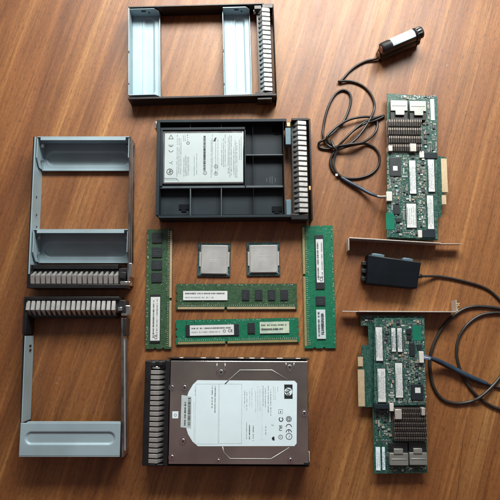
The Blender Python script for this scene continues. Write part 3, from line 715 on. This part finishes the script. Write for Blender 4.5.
# ---------------------------------------------------------------- processors
def cpu(label, sub, lid, rz):
    T = Thing('processor', label, 'processor', sub[0], sub[3], 0, rz, 'processors')
    a = T.l(sub[0], sub[3], 2); b = T.l(sub[2], sub[1], 2); mb = MB(); n = 1.1
    ym = a[1]+(b[1]-a[1])*.78
    pts = [(a[0], a[1]), (b[0], a[1]), (b[0], ym-n), (b[0]-n, ym-n), (b[0]-n, ym+n), (b[0], ym+n), (b[0], b[1]), (a[0], b[1]), (a[0], ym+n), (a[0]+n, ym+n), (a[0]+n, ym-n), (a[0], ym-n)]
    mb.prism(pts, .8, 2.0); mb.build('substrate', 'pcbcpu', T.o)
    a = T.l(lid[0], lid[3], 4.4); b = T.l(lid[2], lid[1], 4.4); mb = MB(); w = b[0]-a[0]; h = b[1]-a[1]
    # wide foot with side ears, then the raised lid
    mb.box(a[0], a[1], 2.01, b[0], b[1], 3.1, .3)
    mb.box(a[0]-1.7, a[1]+h*.26, 2.02, b[0]+1.7, a[1]+h*.76, 3.0, .3)
    def rr(x0, y0, x1, y1, r): return [(cx+r*math.cos(R(q)), cy+r*math.sin(R(q))) for cx, cy, s in ((x1-r, y1-r, 0), (x0+r, y1-r, 90), (x0+r, y0+r, 180), (x1-r, y0+r, 270)) for q in range(s, s+91, 22)]
    mb.prism(rr(a[0]+1, a[1]+.8, b[0]-1, b[1]-.8, 1.6), 3.0, 4.4, 0, .35)
    mb.lines(a[0]+w*.33, a[1]+h*.42, b[0]-w*.33, b[1]-h*.36, 4.43, 4, 'x', 1, .6, .8)
    mb.build('heat_spreader', ['ihs', 'inkb'], T.o)
    for (x, y) in ((.02, .05), (.02, .9), (.93, .05), (.93, .9)):
        sa = T.l(sub[0], sub[3], 2); sb = T.l(sub[2], sub[1], 2)
        mb = MB(); mb.box(sa[0]+(sb[0]-sa[0])*x+.2, sa[1]+(sb[1]-sa[1])*y-.4, 2.01, sa[0]+(sb[0]-sa[0])*x+1.5, sa[1]+(sb[1]-sa[1])*y+1.4, 2.35); mb.build('edge_pad', 'bluetab', T.o)
cpu('left of the two square processors, grey metal lid', (197.4, 243.4, 230.8, 276.2), (200.2, 245, 228.2, 274.2), -.8)
cpu('right of the two square processors, grey metal lid', (246.8, 242.2, 279.6, 275.8), (249.4, 244.6, 277.6, 273.2), .5)

# ---------------------------------------------------------- controller cards
G_CARD = 'raid controller cards'
def heatsink(T, quad, zb, rows, cols, parent=None):
    x0, y0 = T.l(quad[0], quad[3], zb+9); x1, y1 = T.l(quad[2], quad[1], zb+9)
    mb = MB(); mb.box(x0, y0, zb, x1, y1, zb+2.2, .2)
    ph = (y1-y0)/rows; pw = (x1-x0)/cols
    for r in range(rows):
        yb = y0+r*ph; off = .5 if r % 2 else 0
        for c in range(cols):
            xx = x0+(c+.25+off*.5)*pw
            if xx+pw*.42 > x1: continue
            mb.box(xx, yb+ph*.10, zb+2.2, xx+pw*.34, yb+ph*.90, zb+9.4+random.uniform(-.3, .2), .12, 0)
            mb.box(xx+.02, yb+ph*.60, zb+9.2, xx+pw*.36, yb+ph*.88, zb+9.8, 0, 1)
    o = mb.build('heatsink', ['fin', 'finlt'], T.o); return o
def sas(T, rect, zb, flip):
    """shielded edge connector: cage with a dark mouth and a pale latch"""
    x0, y0 = T.l(rect[0], rect[3], zb+6); x1, y1 = T.l(rect[2], rect[1], zb+6); h = y1-y0
    mb = MB()
    if flip: ya, yb = y0, y0+h*.56
    else: ya, yb = y1-h*.56, y1
    mb.box(x0, ya, zb, x1, yb, zb+6.2, .35, 0)
    mb.box(x0+1.5, (ya+yb)/2-.6, zb+6.21, x1-1.5, (ya+yb)/2+.4, zb+6.6, .2, 0)
    o = mb.build('cable_connector', ['cage'], T.o)
    mb = MB(); yc, yd = (yb, y1) if flip else (y0, ya)
    mb.box(x0+.2, yc, zb, x1-.2, yd, zb+4.5, .2)
    mb.build('connector_mouth', 'black', o)
    mb = MB(); w = x1-x0
    if flip: mb.box(x0+w*.22, yc-.8, zb+4.6, x1-w*.28, yc+h*.20, zb+7.2, .4)
    else: mb.box(x0+w*.26, yd-h*.24, zb+4.6, x1-w*.20, yd+.8, zb+7.2, .4)
    mb.build('connector_latch', 'cage', o)
def smds(T, rects, n, z, holes, name='surface_components', big=.15, parent=None):
    mb = MB(); placed = []
    H2 = []
    for hx in holes:
        a = T.l(hx[0], hx[3], z); b = T.l(hx[2], hx[1], z); H2.append((a[0]-.5, a[1]-.5, b[0]+.5, b[1]+.5))
    RC = [(T.l(r[0], r[3], z), T.l(r[2], r[1], z)) for r in rects]
    wt = [(b[0]-a[0])*(b[1]-a[1]) for a, b in RC]
    k = 0
    def put(x, y, w, h, c):
        q = (x-w/2-.15, y-h/2-.15, x+w/2+.15, y+h/2+.15)
        if any(q[0] < r[2] and q[2] > r[0] and q[1] < r[3] and q[3] > r[1] for r in H2+placed): return False
        if not any(a[0]+.3 < q[0] and q[2] < b[0]-.3 and a[1]+.3 < q[1] and q[3] < b[1]-.3 for a, b in RC): return False
        placed.append(q)
        if w*h < 3:
            mb.box(x-w/2, y-h/2, z, x+w/2, y+h/2, z+.55, 0, c)
            if c != 1:
                if w > h: mb.box(x-w/2-.12, y-h/2-.03, z, x-w/2+.18, y+h/2+.03, z+.58, 0, 1); mb.box(x+w/2-.18, y-h/2-.03, z, x+w/2+.12, y+h/2+.03, z+.58, 0, 1)
                else: mb.box(x-w/2-.03, y-h/2-.12, z, x+w/2+.03, y-h/2+.18, z+.58, 0, 1); mb.box(x-w/2-.03, y+h/2-.18, z, x+w/2+.03, y+h/2+.12, z+.58, 0, 1)
        else:
            mb.box(x-w/2, y-h/2, z, x+w/2, y+h/2, z+1.2, .08, c)
            if c == 2:
                nl = max(3, int(h/.7))
                for e in range(nl):
                    yy = y-h/2+(e+.5)*h/nl; mb.box(x-w/2-.5, yy-.13, z, x-w/2, yy+.13, z+.5, 0, 1); mb.box(x+w/2, yy-.13, z, x+w/2+.5, yy+.13, z+.5, 0, 1)
                mb.rect(x-w*.3, y-h*.1, x+w*.25, y+h*.02, z+1.23, 4); mb.rect(x-w*.3, y+h*.12, x+w*.1, y+h*.22, z+1.23, 4)
                mb.circ(x-w*.3, y-h*.32, .15, .12, z+1.23, 4, 8)
        return True
    for _ in range(n//5):
        a, b = random.choices(RC, wt)[0]
        w, h, c = random.choice(((3.4, 4.6, 2), (2.6, 3.4, 2), (4.2, 3.2, 2), (2.2, 2.2, 2), (2.8, 1.8, 0), (1.8, 2.8, 0), (2.4, 2.4, 5), (3.0, 1.8, 1), (1.7, 1.7, 3)))
        if b[0]-a[0] > w+1 and b[1]-a[1] > h+1:
            if put(random.uniform(a[0]+w/2, b[0]-w/2), random.uniform(a[1]+h/2, b[1]-h/2), w, h, c): k += 1
    for _ in range(n*5):
        if k >= n: break
        a, b = random.choices(RC, wt)[0]
        w, h = random.choice(((1.3, .65), (.65, 1.3), (1.0, .5), (.5, 1.0), (1.6, .8), (.8, 1.6)))
        c = random.choice((0, 0, 2, 2, 1, 3)); dx, dy = ((0, h+.45) if w > h else (w+.45, 0)); m = random.choice((1, 2, 3, 4, 6, 8))
        x = round(random.uniform(a[0]+w, b[0]-w)*1.6)/1.6; y = round(random.uniform(a[1]+h, b[1]-h)*1.6)/1.6
        for e in range(m):
            if put(x+dx*e, y+dy*e, w, h, c): k += 1
            else: break
    for _ in range(n//2):     # plated holes
        a, b = random.choices(RC, wt)[0]; x = random.uniform(a[0]+1, b[0]-1); y = random.uniform(a[1]+1, b[1]-1)
        if any(x-.4 < r[2] and x+.4 > r[0] and y-.4 < r[3] and y+.4 > r[1] for r in H2+placed): continue
        mb.circ(x, y, .28, .2, z+.03, 1, 8)
    # silkscreen
    for _ in range(n//4):
        a, b = random.choices(RC, wt)[0]; x = random.uniform(a[0]+1, b[0]-1); y = random.uniform(a[1]+1, b[1]-1)
        if any(x-.7 < r[2] and x+.7 > r[0] and y-.7 < r[3] and y+.7 > r[1] for r in H2): continue
        if random.random() < .5: mb.rect(x-.6, y-.12, x+.6, y+.12, z+.03, 3)
        else: mb.rect(x-.12, y-.6, x+.12, y+.6, z+.03, 3)
    mb.build(name, ['cap', 'tin', 'chip', 'white', 'inkg', 'steeldk'], parent or T.o, kind='stuff')

def card(label, org, zr, rz, tilt, s):
    T = Thing('controller_card', label, 'controller card', org[0], org[1], zr, rz, G_CARD, tilt)
    z1 = 1.6; zm = 6.2; zM = 7.4           # main board top; raised module
    mb = MB()
    mb.prism([T.l(p[0], p[1], z1) for p in s['main']], 0, z1, 0)
    main = mb.build('circuit_board', 'pcbmain', T.o)
    for i, e in enumerate(s['edge']):
        mb = MB(); x0, y0 = T.l(e[0], e[3], z1); x1, y1 = T.l(e[2], e[1], z1)
        mb.box(x0, y0, z1+.005, x1, y1, z1+.06)
        y = y0+.5
        while y < y1-.3: mb.rect(x0+.3, y, x1-.3, y+.16, z1+.08, 1); y += 1.0
        mb.build('edge_contacts', ['goldpale', 'cap'], T.o)
    mb = MB(); mb.prism([T.l(p[0], p[1], zM) for p in s['module']], zm, zM, 0)
    mod = mb.build('cache_module', 'pcbcard', T.o)
    for sp in s['spacer']: T.part('board_connector', 'black', [(sp, z1+.01, zm-.02, .2)])
    for lb in s['labels']:
        zz = zM+1.25
        T.part('module_chip', 'chip', [((lb[0]-.3, lb[1]-.8, lb[2]+.5, lb[3]+.8), zM+.01, zM+1.2, .15)])
        mb = MB(); T.box(mb, lb, zz, zz+.12, .03); a = T.l(lb[0], lb[3], zz); b = T.l(lb[2], lb[1], zz)
        mb.lines(a[0]+.7, a[1]+1.5, b[0]-.7, b[1]-1.5, zz+.16, 5, 'y', 1, .75, .85, .25); mb.lines(a[0]+1.2, a[1]+2, a[0]+2.2, b[1]-6, zz+.17, 1, 'y', 2, .9, .9, .3)
        mb.build('label_sticker', ['white', 'inkg', 'inkd'], T.o)
    for ch in s['chips']:
        mb = MB(); T.box(mb, ch, zM+.01, zM+1.5, .15); mb.build('controller_chip', 'chip', T.o)
    for d in s['dots']:
        mb = MB(); T.box(mb, d, zM+1.51, zM+1.62, .02); mb.build('label_sticker', 'white', T.o)
    for g in s['green']:
        T.part('shield_pad', 'greenblk', [(g, zM+.01, zM+.25, .05)])
    for w in s['white']:
        T.part('cable_socket', 'whitep', [(w, zM+.01, zM+3.6, .5)])
    for bk in s['bars']: T.part('module_latch_bar', 'bluetabdk' if False else 'slate', [(bk, z1+.01, zM+1.2, .3)])
    for bk in s['latch']: T.part('module_latch', 'whitep', [(bk, z1+.01, zM+2.2, .5)])
    for lb in s['mlabels']:
        mb = MB(); T.box(mb, lb, z1+.3, z1+.45, .03); a = T.l(lb[0], lb[3], z1+.4); b = T.l(lb[2], lb[1], z1+.4)
        mb.lines(a[0]+.8, a[1]+1.5, b[0]-.8, b[1]-1.5, z1+.5, 2, 'y', 1, .8, .8, .2); mb.build('label_sticker', ['whiteb', 'inkg'], T.o)
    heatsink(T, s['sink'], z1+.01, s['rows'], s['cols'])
    for r in s['sas']: sas(T, r, z1+.01, s['flip'])
    for c in s['metal']: T.part('heatsink_clip', 'bracket', [(c, z1+.01, z1+10.5, .4)])
    smds(T, s['main_areas'], s['nmain'], z1, s['sas']+[s['sink']]+s['mlabels']+s['metal'])
    smds(T, s['mod_areas'], s['nmod'], zM, s['labels']+s['chips']+s['green']+s['white'], 'module_components')
    # mounting bracket: upright strip with its bent flange and tongue
    mb = MB(); (bx0, by0), (bx1, by1) = s['bracket']
    zbt = 9.5; a = T.l(bx0, by0, zbt); b = T.l(bx1, by1, zbt); zlo = -zr+.3
    fl = s['flange']; tg = s['tongue']
    x0, x1 = min(a[0], b[0]), max(a[0], b[0])
    mb.prism([(a[0], a[1]), (b[0], b[1]), (b[0], b[1]+.95), (a[0], a[1]+.95)], zlo, zbt, 0, .1)
    o = mb.build('mounting_bracket', 'bracket', T.o)
    f0 = a if fl[0] == 'a' else b; sx = -1 if fl[0] == 'a' else 1; sgn = fl[1]
    mb = MB(); mb.box(f0[0], f0[1]+(.95 if sgn > 0 else 0), zlo+2, f0[0]+sx*1.0, f0[1]+sgn*13, zbt-1, .2)
    if fl[2]:   # worn springy fingers on the flange
        for k in range(7): 
            u = random.uniform(1, 12); mb.sweep([(f0[0]+sx*.5, f0[1]+sgn*u, zbt-2), (f0[0]+sx*random.uniform(1.5, 4), f0[1]+sgn*(u+.8), zbt-random.uniform(-1, 4)), (f0[0]+sx*random.uniform(-1, 4), f0[1]+sgn*(u+1.6), zbt-random.uniform(0, 5))], .45, 6, sub=3, mi=1)
    mb.build('bracket_flange', ['bracket', 'gold'], o)
    t0 = b if fl[0] == 'a' else a; mb = MB(); st = -sx
    mb.prism([(t0[0], t0[1]+.1), (t0[0]+st*tg, t0[1]+.3), (t0[0]+st*tg, t0[1]+.9), (t0[0], t0[1]+.8)], zlo+4, zbt-4, 0, .1)
    mb.build('bracket_tongue', 'bracket', o)
    # screws fixing the bracket
    return T

c1 = card('controller card with the bronze heatsink at its top end, plugged to the looping black cable', (386, 241), 8, -.6, (0, 0), dict(
    main=[(387, 93.4), (437.4, 96.4), (437.6, 156), (442.4, 156.6), (447.0, 158), (447.0, 192.6), (442.6, 192.8), (442.6, 194.6), (446.4, 194.8), (446.0, 204.6), (441.6, 205), (441.4, 217), (438, 217.6), (438.4, 240.4), (386.6, 238.4)],
    edge=[(442.2, 158.6, 446.6, 192.0), (442.0, 195.2, 446.0, 204.2)],
    module=[(387, 153), (426, 154), (437, 157), (438, 238.8), (387, 237)],
    spacer=[(428, 160, 436, 236)],
    labels=[(409, 160.4, 416.4, 193.6), (427.6, 159.6, 435, 191.6), (426.8, 195.4, 434.2, 229), (406.4, 203.6, 416.6, 227.6)],
    chips=[(389.6, 157.6, 401, 176), (394, 205, 400, 214), (396, 218, 401, 222)], dots=[(393, 166, 397.6, 170.6)],
    green=[(385.8, 213, 394.6, 229.6)], white=[(386.4, 191.4, 392.4, 201)],
    bars=[(424.6, 152.6, 437.6, 158.4), (421.4, 229.6, 435.6, 237.6)], latch=[(419.4, 151, 424.4, 157.8), (418, 230, 422.4, 237.6)],
    mlabels=[(430.2, 99, 434.8, 120)],
    sink=(388.6, 119, 421.4, 151.8), rows=4, cols=19, sas=[(391, 100.4, 407.4, 119), (410, 101, 426, 119.4)], flip=False,
    metal=[(410, 143.4, 416.6, 151.4), (388.4, 145.4, 392.6, 151)],
    main_areas=[(389, 95, 436, 100), (422, 118, 436.5, 154), (427, 100, 430, 120)], nmain=120,
    mod_areas=[(388, 155, 426, 236), (418, 158, 427, 228), (420, 236, 436, 238)], nmod=380,
    bracket=((349.4, 238.2), (441, 243.6)), flange=('a', -1, False), tongue=24))
c2 = card('controller card with its bracket at the upper end and bronze heatsink at its lower end', (373, 473), 8, -.4, (0, 0), dict(
    main=[(360.6, 315), (424.4, 315), (426, 404), (427.6, 473), (374, 473.6), (372.6, 407), (358.6, 406.8), (358, 368.8), (362, 368.6), (362, 366.6), (357.6, 366.4), (357.4, 356.2), (361.6, 355.8), (361.4, 345.4), (368.6, 345), (368, 326), (360.8, 325.6)],
    edge=[(358.0, 356.8, 362.8, 366.2), (358.4, 369.6, 364.2, 406.2)],
    module=[(374, 318), (424.4, 318), (426, 404.6), (389, 405.6), (374.4, 403)],
    spacer=[(375.5, 328, 379.5, 402)],
    labels=[(375.4, 327.2, 383, 360.8), (377.4, 368.6, 386, 402), (391.2, 328, 396.0, 351.6), (397.2, 328, 402.4, 351.8), (395, 363, 403.2, 397.6)],
    chips=[(411, 384.4, 423.6, 400), (409.6, 343, 415, 356), (406.6, 329, 411.6, 334), (407, 336, 411.8, 340), (417, 344.6, 422, 349)], dots=[(415, 387.6, 420.6, 393)],
    green=[(412.4, 325.6, 421.4, 340.6)], white=[(419.2, 351.4, 424.2, 363)],
    bars=[(374.2, 404.2, 390, 409)], latch=[(389.6, 403.4, 394, 411.4)],
    mlabels=[(375.6, 447, 380.6, 470.4), (382, 447, 385.4, 470)],
    sink=(394.4, 407.4, 426.4, 441.6), rows=7, cols=19, sas=[(390, 443.4, 407.8, 465.4), (409.8, 443, 426.6, 465)], flip=True,
    metal=[(395, 409.4, 402, 419.4), (421.6, 407.8, 425.4, 415.6)],
    main_areas=[(361, 316, 424, 325), (374, 409, 393, 445), (386, 446, 390, 470), (388, 466, 427, 472)], nmain=150,
    mod_areas=[(384, 319, 424, 403), (402, 326, 424, 403), (386, 400, 424, 404)], nmod=380,
    bracket=((359, 311.9), (456.6, 312.3)), flange=('b', 1, True), tongue=17))

# --------------------------------------------------------- battery with cable
Bt = Thing('capacitor_pack', 'black cylindrical battery with a white wrap label and a long looping black cable', 'battery pack', 400, 45, 0, 0)
zc = 21.5; rr = 6.6
a = Bt.l(381.2, 49.4, zc); b = Bt.l(421.6, 31.8, zc)
A3 = Vector((a[0], a[1], zc)); B3 = Vector((b[0], b[1], zc)); ax3 = (B3-A3).normalized(); sd = Vector((-ax3.y, ax3.x, 0)); upv = Vector((0, 0, 1)); LL = (B3-A3).length
def barrel(profile, seg=36, a0=0, a1=360, mi=0, mb=None, cap=True):
    full = (a1-a0) >= 360; n = seg if full else seg+1; rings = []
    for t, r in profile:
        rings.append([mb.bm.verts.new(A3+ax3*t+(sd*math.cos(R(a0+(a1-a0)*j/seg))+upv*math.sin(R(a0+(a1-a0)*j/seg)))*r) for j in range(n)])
    for p, q in zip(rings, rings[1:]):
        for j in range(seg):
            f = mb.bm.faces.new((p[j], p[(j+1) % n], q[(j+1) % n], q[j])); f.smooth = True; f.material_index = mi
    if cap and full: mb.bm.faces.new(rings[0][::-1]).material_index = mi; mb.bm.faces.new(rings[-1]).material_index = mi
mb = MB(); barrel([(0, rr-1), (.6, rr), (LL-7, rr), (LL-6.6, rr-.7), (LL-5.8, rr-.7), (LL-5.4, rr+.1), (LL-.8, rr+.1), (LL, rr-.9)], mb=mb)
for k in range(5): barrel([(2+k*1.8, rr+.01), (2.3+k*1.8, rr+.35), (3+k*1.8, rr+.35), (3.3+k*1.8, rr+.01)], mb=mb, cap=False)
mb.build('upper_cell', 'black', Bt.o)
A3s = A3.copy(); A3 = A3+Vector((.6, -.5, -14.0)); mb = MB(); barrel([(1, rr-1), (1.6, rr), (LL-7, rr), (LL-6.6, rr-.7), (LL-5.8, rr-.7), (LL-5.4, rr), (LL-1.8, rr), (LL-1, rr-.9)], mb=mb); mb.build('lower_cell', 'black', Bt.o)
mb = MB(); barrel([(12, rr+.05), (12.2, rr+.3), (LL-11, rr+.3), (LL-10.8, rr+.05)], seg=24, a0=-120, a1=10, mb=mb); mb.build('wrap_label', 'slatelt', Bt.o)
A3 = A3s
mb = MB(); barrel([(12, rr+.05), (12.2, rr+.35), (LL-11, rr+.35), (LL-10.8, rr+.05)], seg=24, a0=18, a1=128, mb=mb)
for k in range(3): barrel([(16, rr+.42), (LL-15-k*3, rr+.42)], seg=2, a0=52+k*14, a1=55+k*14, mi=1, mb=mb, cap=False)
mb.build('wrap_label', ['whiteb', 'inkb'], Bt.o)
for zz in (0, -13):
    mb = MB(); p = A3+Vector((0, 0, zz)); mb.sweep([p-ax3*.7, p+ax3*.4], 4.2, 20, sub=1); mb.build('end_cap', 'copper', Bt.o)  # copper reflection on the dark cap is put into its colour
for t in (3.5, LL-3.5):
    mb = MB(); p = A3+ax3*t; q = Vector((p.x, p.y, 0)); c4 = [q+ax3*u*2.4+sd*v*(rr*.8) for u, v in ((-1, -1), (1, -1), (1, 1), (-1, 1))]
    mb.prism([(c.x, c.y) for c in c4], 0, 22, 0, .3); mb.build('cell_holder', 'black', Bt.o)
mb = MB(); barrel([(LL-9, rr+.02), (LL-8.8, rr+.7), (LL-7.4, rr+.7), (LL-7.2, rr+.02)], mb=mb, cap=False)
mb.build('retaining_band', 'black', Bt.o)
for an in (60, 85, 110):
    mb = MB(); barrel([(LL-8, rr+.5), (LL-7.8, rr+1.1), (LL-2.2, rr+1.1), (LL-2, rr+.5)], seg=2, a0=an, a1=an+8, mb=mb, cap=False); mb.build('grip_ridge', 'cage', Bt.o)
def path(T, P, mats, name, r, parent=None, seg=10, sub=8):
    mb = MB(); Q = []
    for p in P:
        x, y = T.l(p[0], p[1], p[2]); Q.append((x, y, p[2]))
    mb.sweep(Q, r, seg, sub=sub); return mb.build(name, mats, parent or T.o)
cab = path(Bt, [(380, 54, 6), (376, 58.6, 3), (366, 61, 2), (357, 65.5, 2), (350, 71, 1.6), (344.5, 77, 1.6), (341.6, 80.2, 1.7), (339, 81.6, 2.4), (340.5, 81.2, 3.6), (350, 81.3, 1.8), (358, 83.4, 1.6), (365, 87.6, 1.6), (370.6, 94, 1.6), (374, 102, 1.6), (374, 110, 2), (370, 119, 5), (364, 129, 7), (357, 138, 8), (349, 144.5, 8), (340, 147.4, 6), (332, 147.6, 4), (326, 143.5, 3), (323, 136, 3), (323.6, 126, 2), (326.4, 113, 2), (331, 101, 2), (336.6, 93, 1.8), (343, 90, 1.8), (348.8, 92.6, 1.8), (351, 99.6, 1.8), (348.4, 111, 1.8), (343, 122, 2.4), (335, 131, 4.5), (327, 138, 5), (320, 142, 3.4), (318.6, 145, 2), (320.6, 148, 1.6), (328, 149, 2), (337, 146.6, 6), (350, 144.2, 10), (362, 142.6, 9), (370, 138, 6), (376.4, 130, 3), (377, 121, 2), (372, 117.4, 3), (362, 117, 5), (350, 119.4, 6), (340, 124.6, 5), (331, 132, 6), (327, 137, 7), (328, 142, 5), (335.4, 149, 3), (331.4, 157, 1.8), (330.4, 165, 1.8), (334, 172, 1.8), (340, 176.4, 2)], 'cable', 'cable', 1.4)
path(Bt, [(336, 148.6, 6), (345, 139, 9), (354, 130, 9), (364, 122.4, 7), (376, 117.6, 3), (382.4, 115.6, 2), (383, 117, 2), (374, 121, 4), (364, 124, 7), (353, 131, 6), (345, 139, 6), (337, 147.6, 4.5)], 'cable', 'cable', 1.38)
path(Bt, [(337, 150, 4), (345, 147.2, 7), (356, 144.6, 6), (366, 143.8, 2.4), (373.6, 147, 1.6), (378.6, 153.6, 1.6), (379.4, 162, 1.6), (376, 169.6, 1.6), (369, 175, 1.6), (359, 178, 1.6), (349, 178.4, 1.6), (341, 176.8, 2), (338, 175.6, 2.6)], 'cable', 'cable', 1.38)
path(Bt, [(331, 140, 3), (334, 147, 7), (336.4, 151, 5), (334.4, 158, 3), (333.6, 165, 3), (336.4, 172, 3), (343, 178, 2.6), (352, 184, 3), (361, 189, 4), (369, 192.8, 6)], 'greycable', 'cable', 1.5)
path(Bt, [(341, 177.4, 2.4), (350, 182.8, 3), (360, 188, 4), (370, 193.4, 7), (377, 196, 12)], 'sleeve', 'heat_shrink', [1.9, 2.2, 2.2, 2.0, 1.6])
path(Bt, [(374, 194.8, 9), (380, 196.4, 14), (387.4, 196, 17)], 'whitep', 'wire', .7, cab)
path(Bt, [(374, 195.6, 9), (380, 197.6, 14), (387.4, 197.4, 17)], 'black', 'wire', .7, cab)
mb = MB(); p = Bt.l(336.4, 175, 4); mb.box(p[0]-1.2, p[1]-1.4, 2.6, p[0]+1.4, p[1]+1.2, 5.0, .3); mb.build('cable_tie', 'whitep', Bt.o)

# ------------------------------------------------------- black box with cable
Bx = Thing('battery_box', 'flat black plastic box with a grey cable lying between the two controller cards', 'battery box', 367, 288, 0, -6.8)
zt = 17
P = [(368.2, 254.6), (421.4, 262.2), (417.0, 288.4), (366.8, 283.4)]
L4 = [Bx.l(p[0], p[1], zt) for p in P]
mb = MB(); mb.prism(L4, .5, zt, 0, .9); body = mb.build('box_body', 'blackbox', Bx.o)
mb = MB(); n = 10
a, b = L4[0], L4[1]
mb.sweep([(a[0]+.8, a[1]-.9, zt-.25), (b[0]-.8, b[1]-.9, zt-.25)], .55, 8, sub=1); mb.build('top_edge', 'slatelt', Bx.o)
for (u0, u1) in ((.08, .32), (.66, .86)):
    mb = MB(); x0 = a[0]+(b[0]-a[0])*u0; x1 = a[0]+(b[0]-a[0])*u1; yb_ = a[1]+(b[1]-a[1])*u0
    mb.box(x0, yb_-1, 4, x1, yb_+2.6, 13.5, .6); mb.box(x0+2, yb_+2.4, 6, x1-2, yb_+3.4, 11, .4)
    mb.build('mounting_tab', 'bluetab', Bx.o)
mb = MB(); c, d = L4[0], L4[3]
for u in (.28, .55, .82):
    mb = MB(); x = c[0]+(d[0]-c[0])*u; y = c[1]+(d[1]-c[1])*u; mb.box(x-4.5, y-2.4, 2, x+.5, y+2.4, 9, .8); mb.build('side_lug', 'black', Bx.o)
mb = MB(); mb.box(c[0]-3, d[1]+3, 2.2, c[0]+.4, c[1]-6, 6, .4); mb.build('side_flange', 'black', Bx.o)
path(Bx, [(418, 276.4, 9), (424, 276.2, 7), (433, 276.2, 3), (440, 276.4, 1.8), (452, 278.4, 1.6), (465, 281.4, 1.6), (478, 285, 1.6), (488, 289.4, 1.6), (496, 296, 1.6), (503, 304, 1.6), (512, 318, 1.6)], 'greycable', 'cable', 1.4)
# strain relief
path(Bx, [(416.5, 276.4, 9), (421.5, 276.2, 8.2)], 'black', 'strain_relief', 2.2, sub=2)

# the cable that comes back into the lower card
Cb = Thing('battery_cable', 'dark grey looping cable with thick blue-black sleeve, plugged into the lower controller card', 'cable', 440, 370, 0, 0)
path(Cb, [(520, 316, 1.6), (508, 310, 1.6), (498, 308.2, 1.6), (486, 306.6, 1.6), (474, 306.6, 1.6), (464, 309, 1.6), (454, 315.4, 2), (445.4, 324, 1.8), (438, 335, 1.6), (432.6, 347, 1.6), (430, 359, 1.6), (430.2, 371, 1.6), (432.6, 384, 1.6), (438, 394.6, 1.6), (446, 401, 1.6), (457, 403.4, 1.6), (469, 402, 1.8), (479, 398, 4.5), (488, 390.6, 4.5), (498, 380, 2), (508, 366, 1.6), (520, 356, 1.6)], 'greycable', 'cable', 1.75)
path(Cb, [(518, 318, 1.6), (504, 313.4, 1.8), (492, 313, 1.8), (480, 315.6, 1.6), (470, 322, 1.6), (462, 331.6, 1.6), (457.6, 342, 1.6), (456.6, 353, 1.6), (459, 366, 1.6), (465, 380, 1.6), (473, 391.4, 1.6), (482, 400, 1.6), (491, 405.6, 1.6), (500, 409, 1.6), (512, 412, 1.6)], 'greycable', 'cable', 1.65)
path(Cb, [(430, 358, 14), (437, 360.6, 10), (447, 365.4, 5.6), (457, 370.6, 5.2), (467, 375.6, 5), (477, 380, 3.4), (486.4, 383.6, 2.6)], 'sleeve', 'heat_shrink', [1.8, 2.7, 3.0, 3.0, 3.0, 2.9, 2.3])
path(Cb, [(485, 383.2, 2.6), (493, 386, 1.8), (501, 388, 1.6), (512, 389, 1.6)], 'greycable', 'cable', 1.4)
for k, (dy, m_) in enumerate(((-1.6, 'bluewire'), (0, 'white'), (1.6, 'bluewire'))):
    path(Cb, [(422.6, 357+dy*.9, 17.2), (427, 357.6+dy, 16.4), (432, 359+dy*.6, 13)], m_, 'wire', .65)

# -------------------------------------------------------------------- light
def area(name, loc, tgt, sx, sy, watts, col):
    l = bpy.data.lights.new(name, 'AREA'); l.shape = 'RECTANGLE'; l.size = sx; l.size_y = sy; l.energy = watts; l.color = col
    o = bpy.data.objects.new(name, l); COL.objects.link(o); o.location = loc
    o.rotation_euler = (Vector(tgt)-Vector(loc)).to_track_quat('-Z', 'Y').to_euler(); return o
area('window_light', (.08, .60, .49), (.0, .0, 0), .68, .24, 12.8, (1.0, .985, .925))
w = bpy.data.worlds.new('World'); SC.world = w; w.use_nodes = True
wt = w.node_tree; wb = wt.nodes['Background']; wc = wt.nodes.new('ShaderNodeTexCoord'); wx = wt.nodes.new('ShaderNodeSeparateXYZ')
wr = wt.nodes.new('ShaderNodeValToRGB'); wmr = wt.nodes.new('ShaderNodeMapRange'); wmr.inputs['From Min'].default_value = -1; wmr.inputs['From Max'].default_value = 1
wt.links.new(wc.outputs['Generated'], wx.inputs['Vector']); wt.links.new(wx.outputs['Y'], wmr.inputs['Value']); wt.links.new(wmr.outputs['Result'], wr.inputs['Fac']); wt.links.new(wr.outputs['Color'], wb.inputs['Color'])
el = wr.color_ramp.elements; el[0].position = .1; el[0].color = (.50, .24, .20, 1); el[1].position = .95; el[1].color = (2.2, 2.3, 2.35, 1)
for p_, c_ in ((.38, (.92, .42, .42)), (.468, (.80, .75, .70)), (.62, (.90, .88, .84))): e = el.new(p_); e.color = (*c_, 1)
wb.inputs['Strength'].default_value = .18

SC.render.engine = 'CYCLES'
SC.render.resolution_x = SC.render.resolution_y = 1024
SC.view_settings.view_transform = 'Standard'; SC.view_settings.look = 'None'; SC.view_settings.exposure = 0; SC.view_settings.gamma = 1
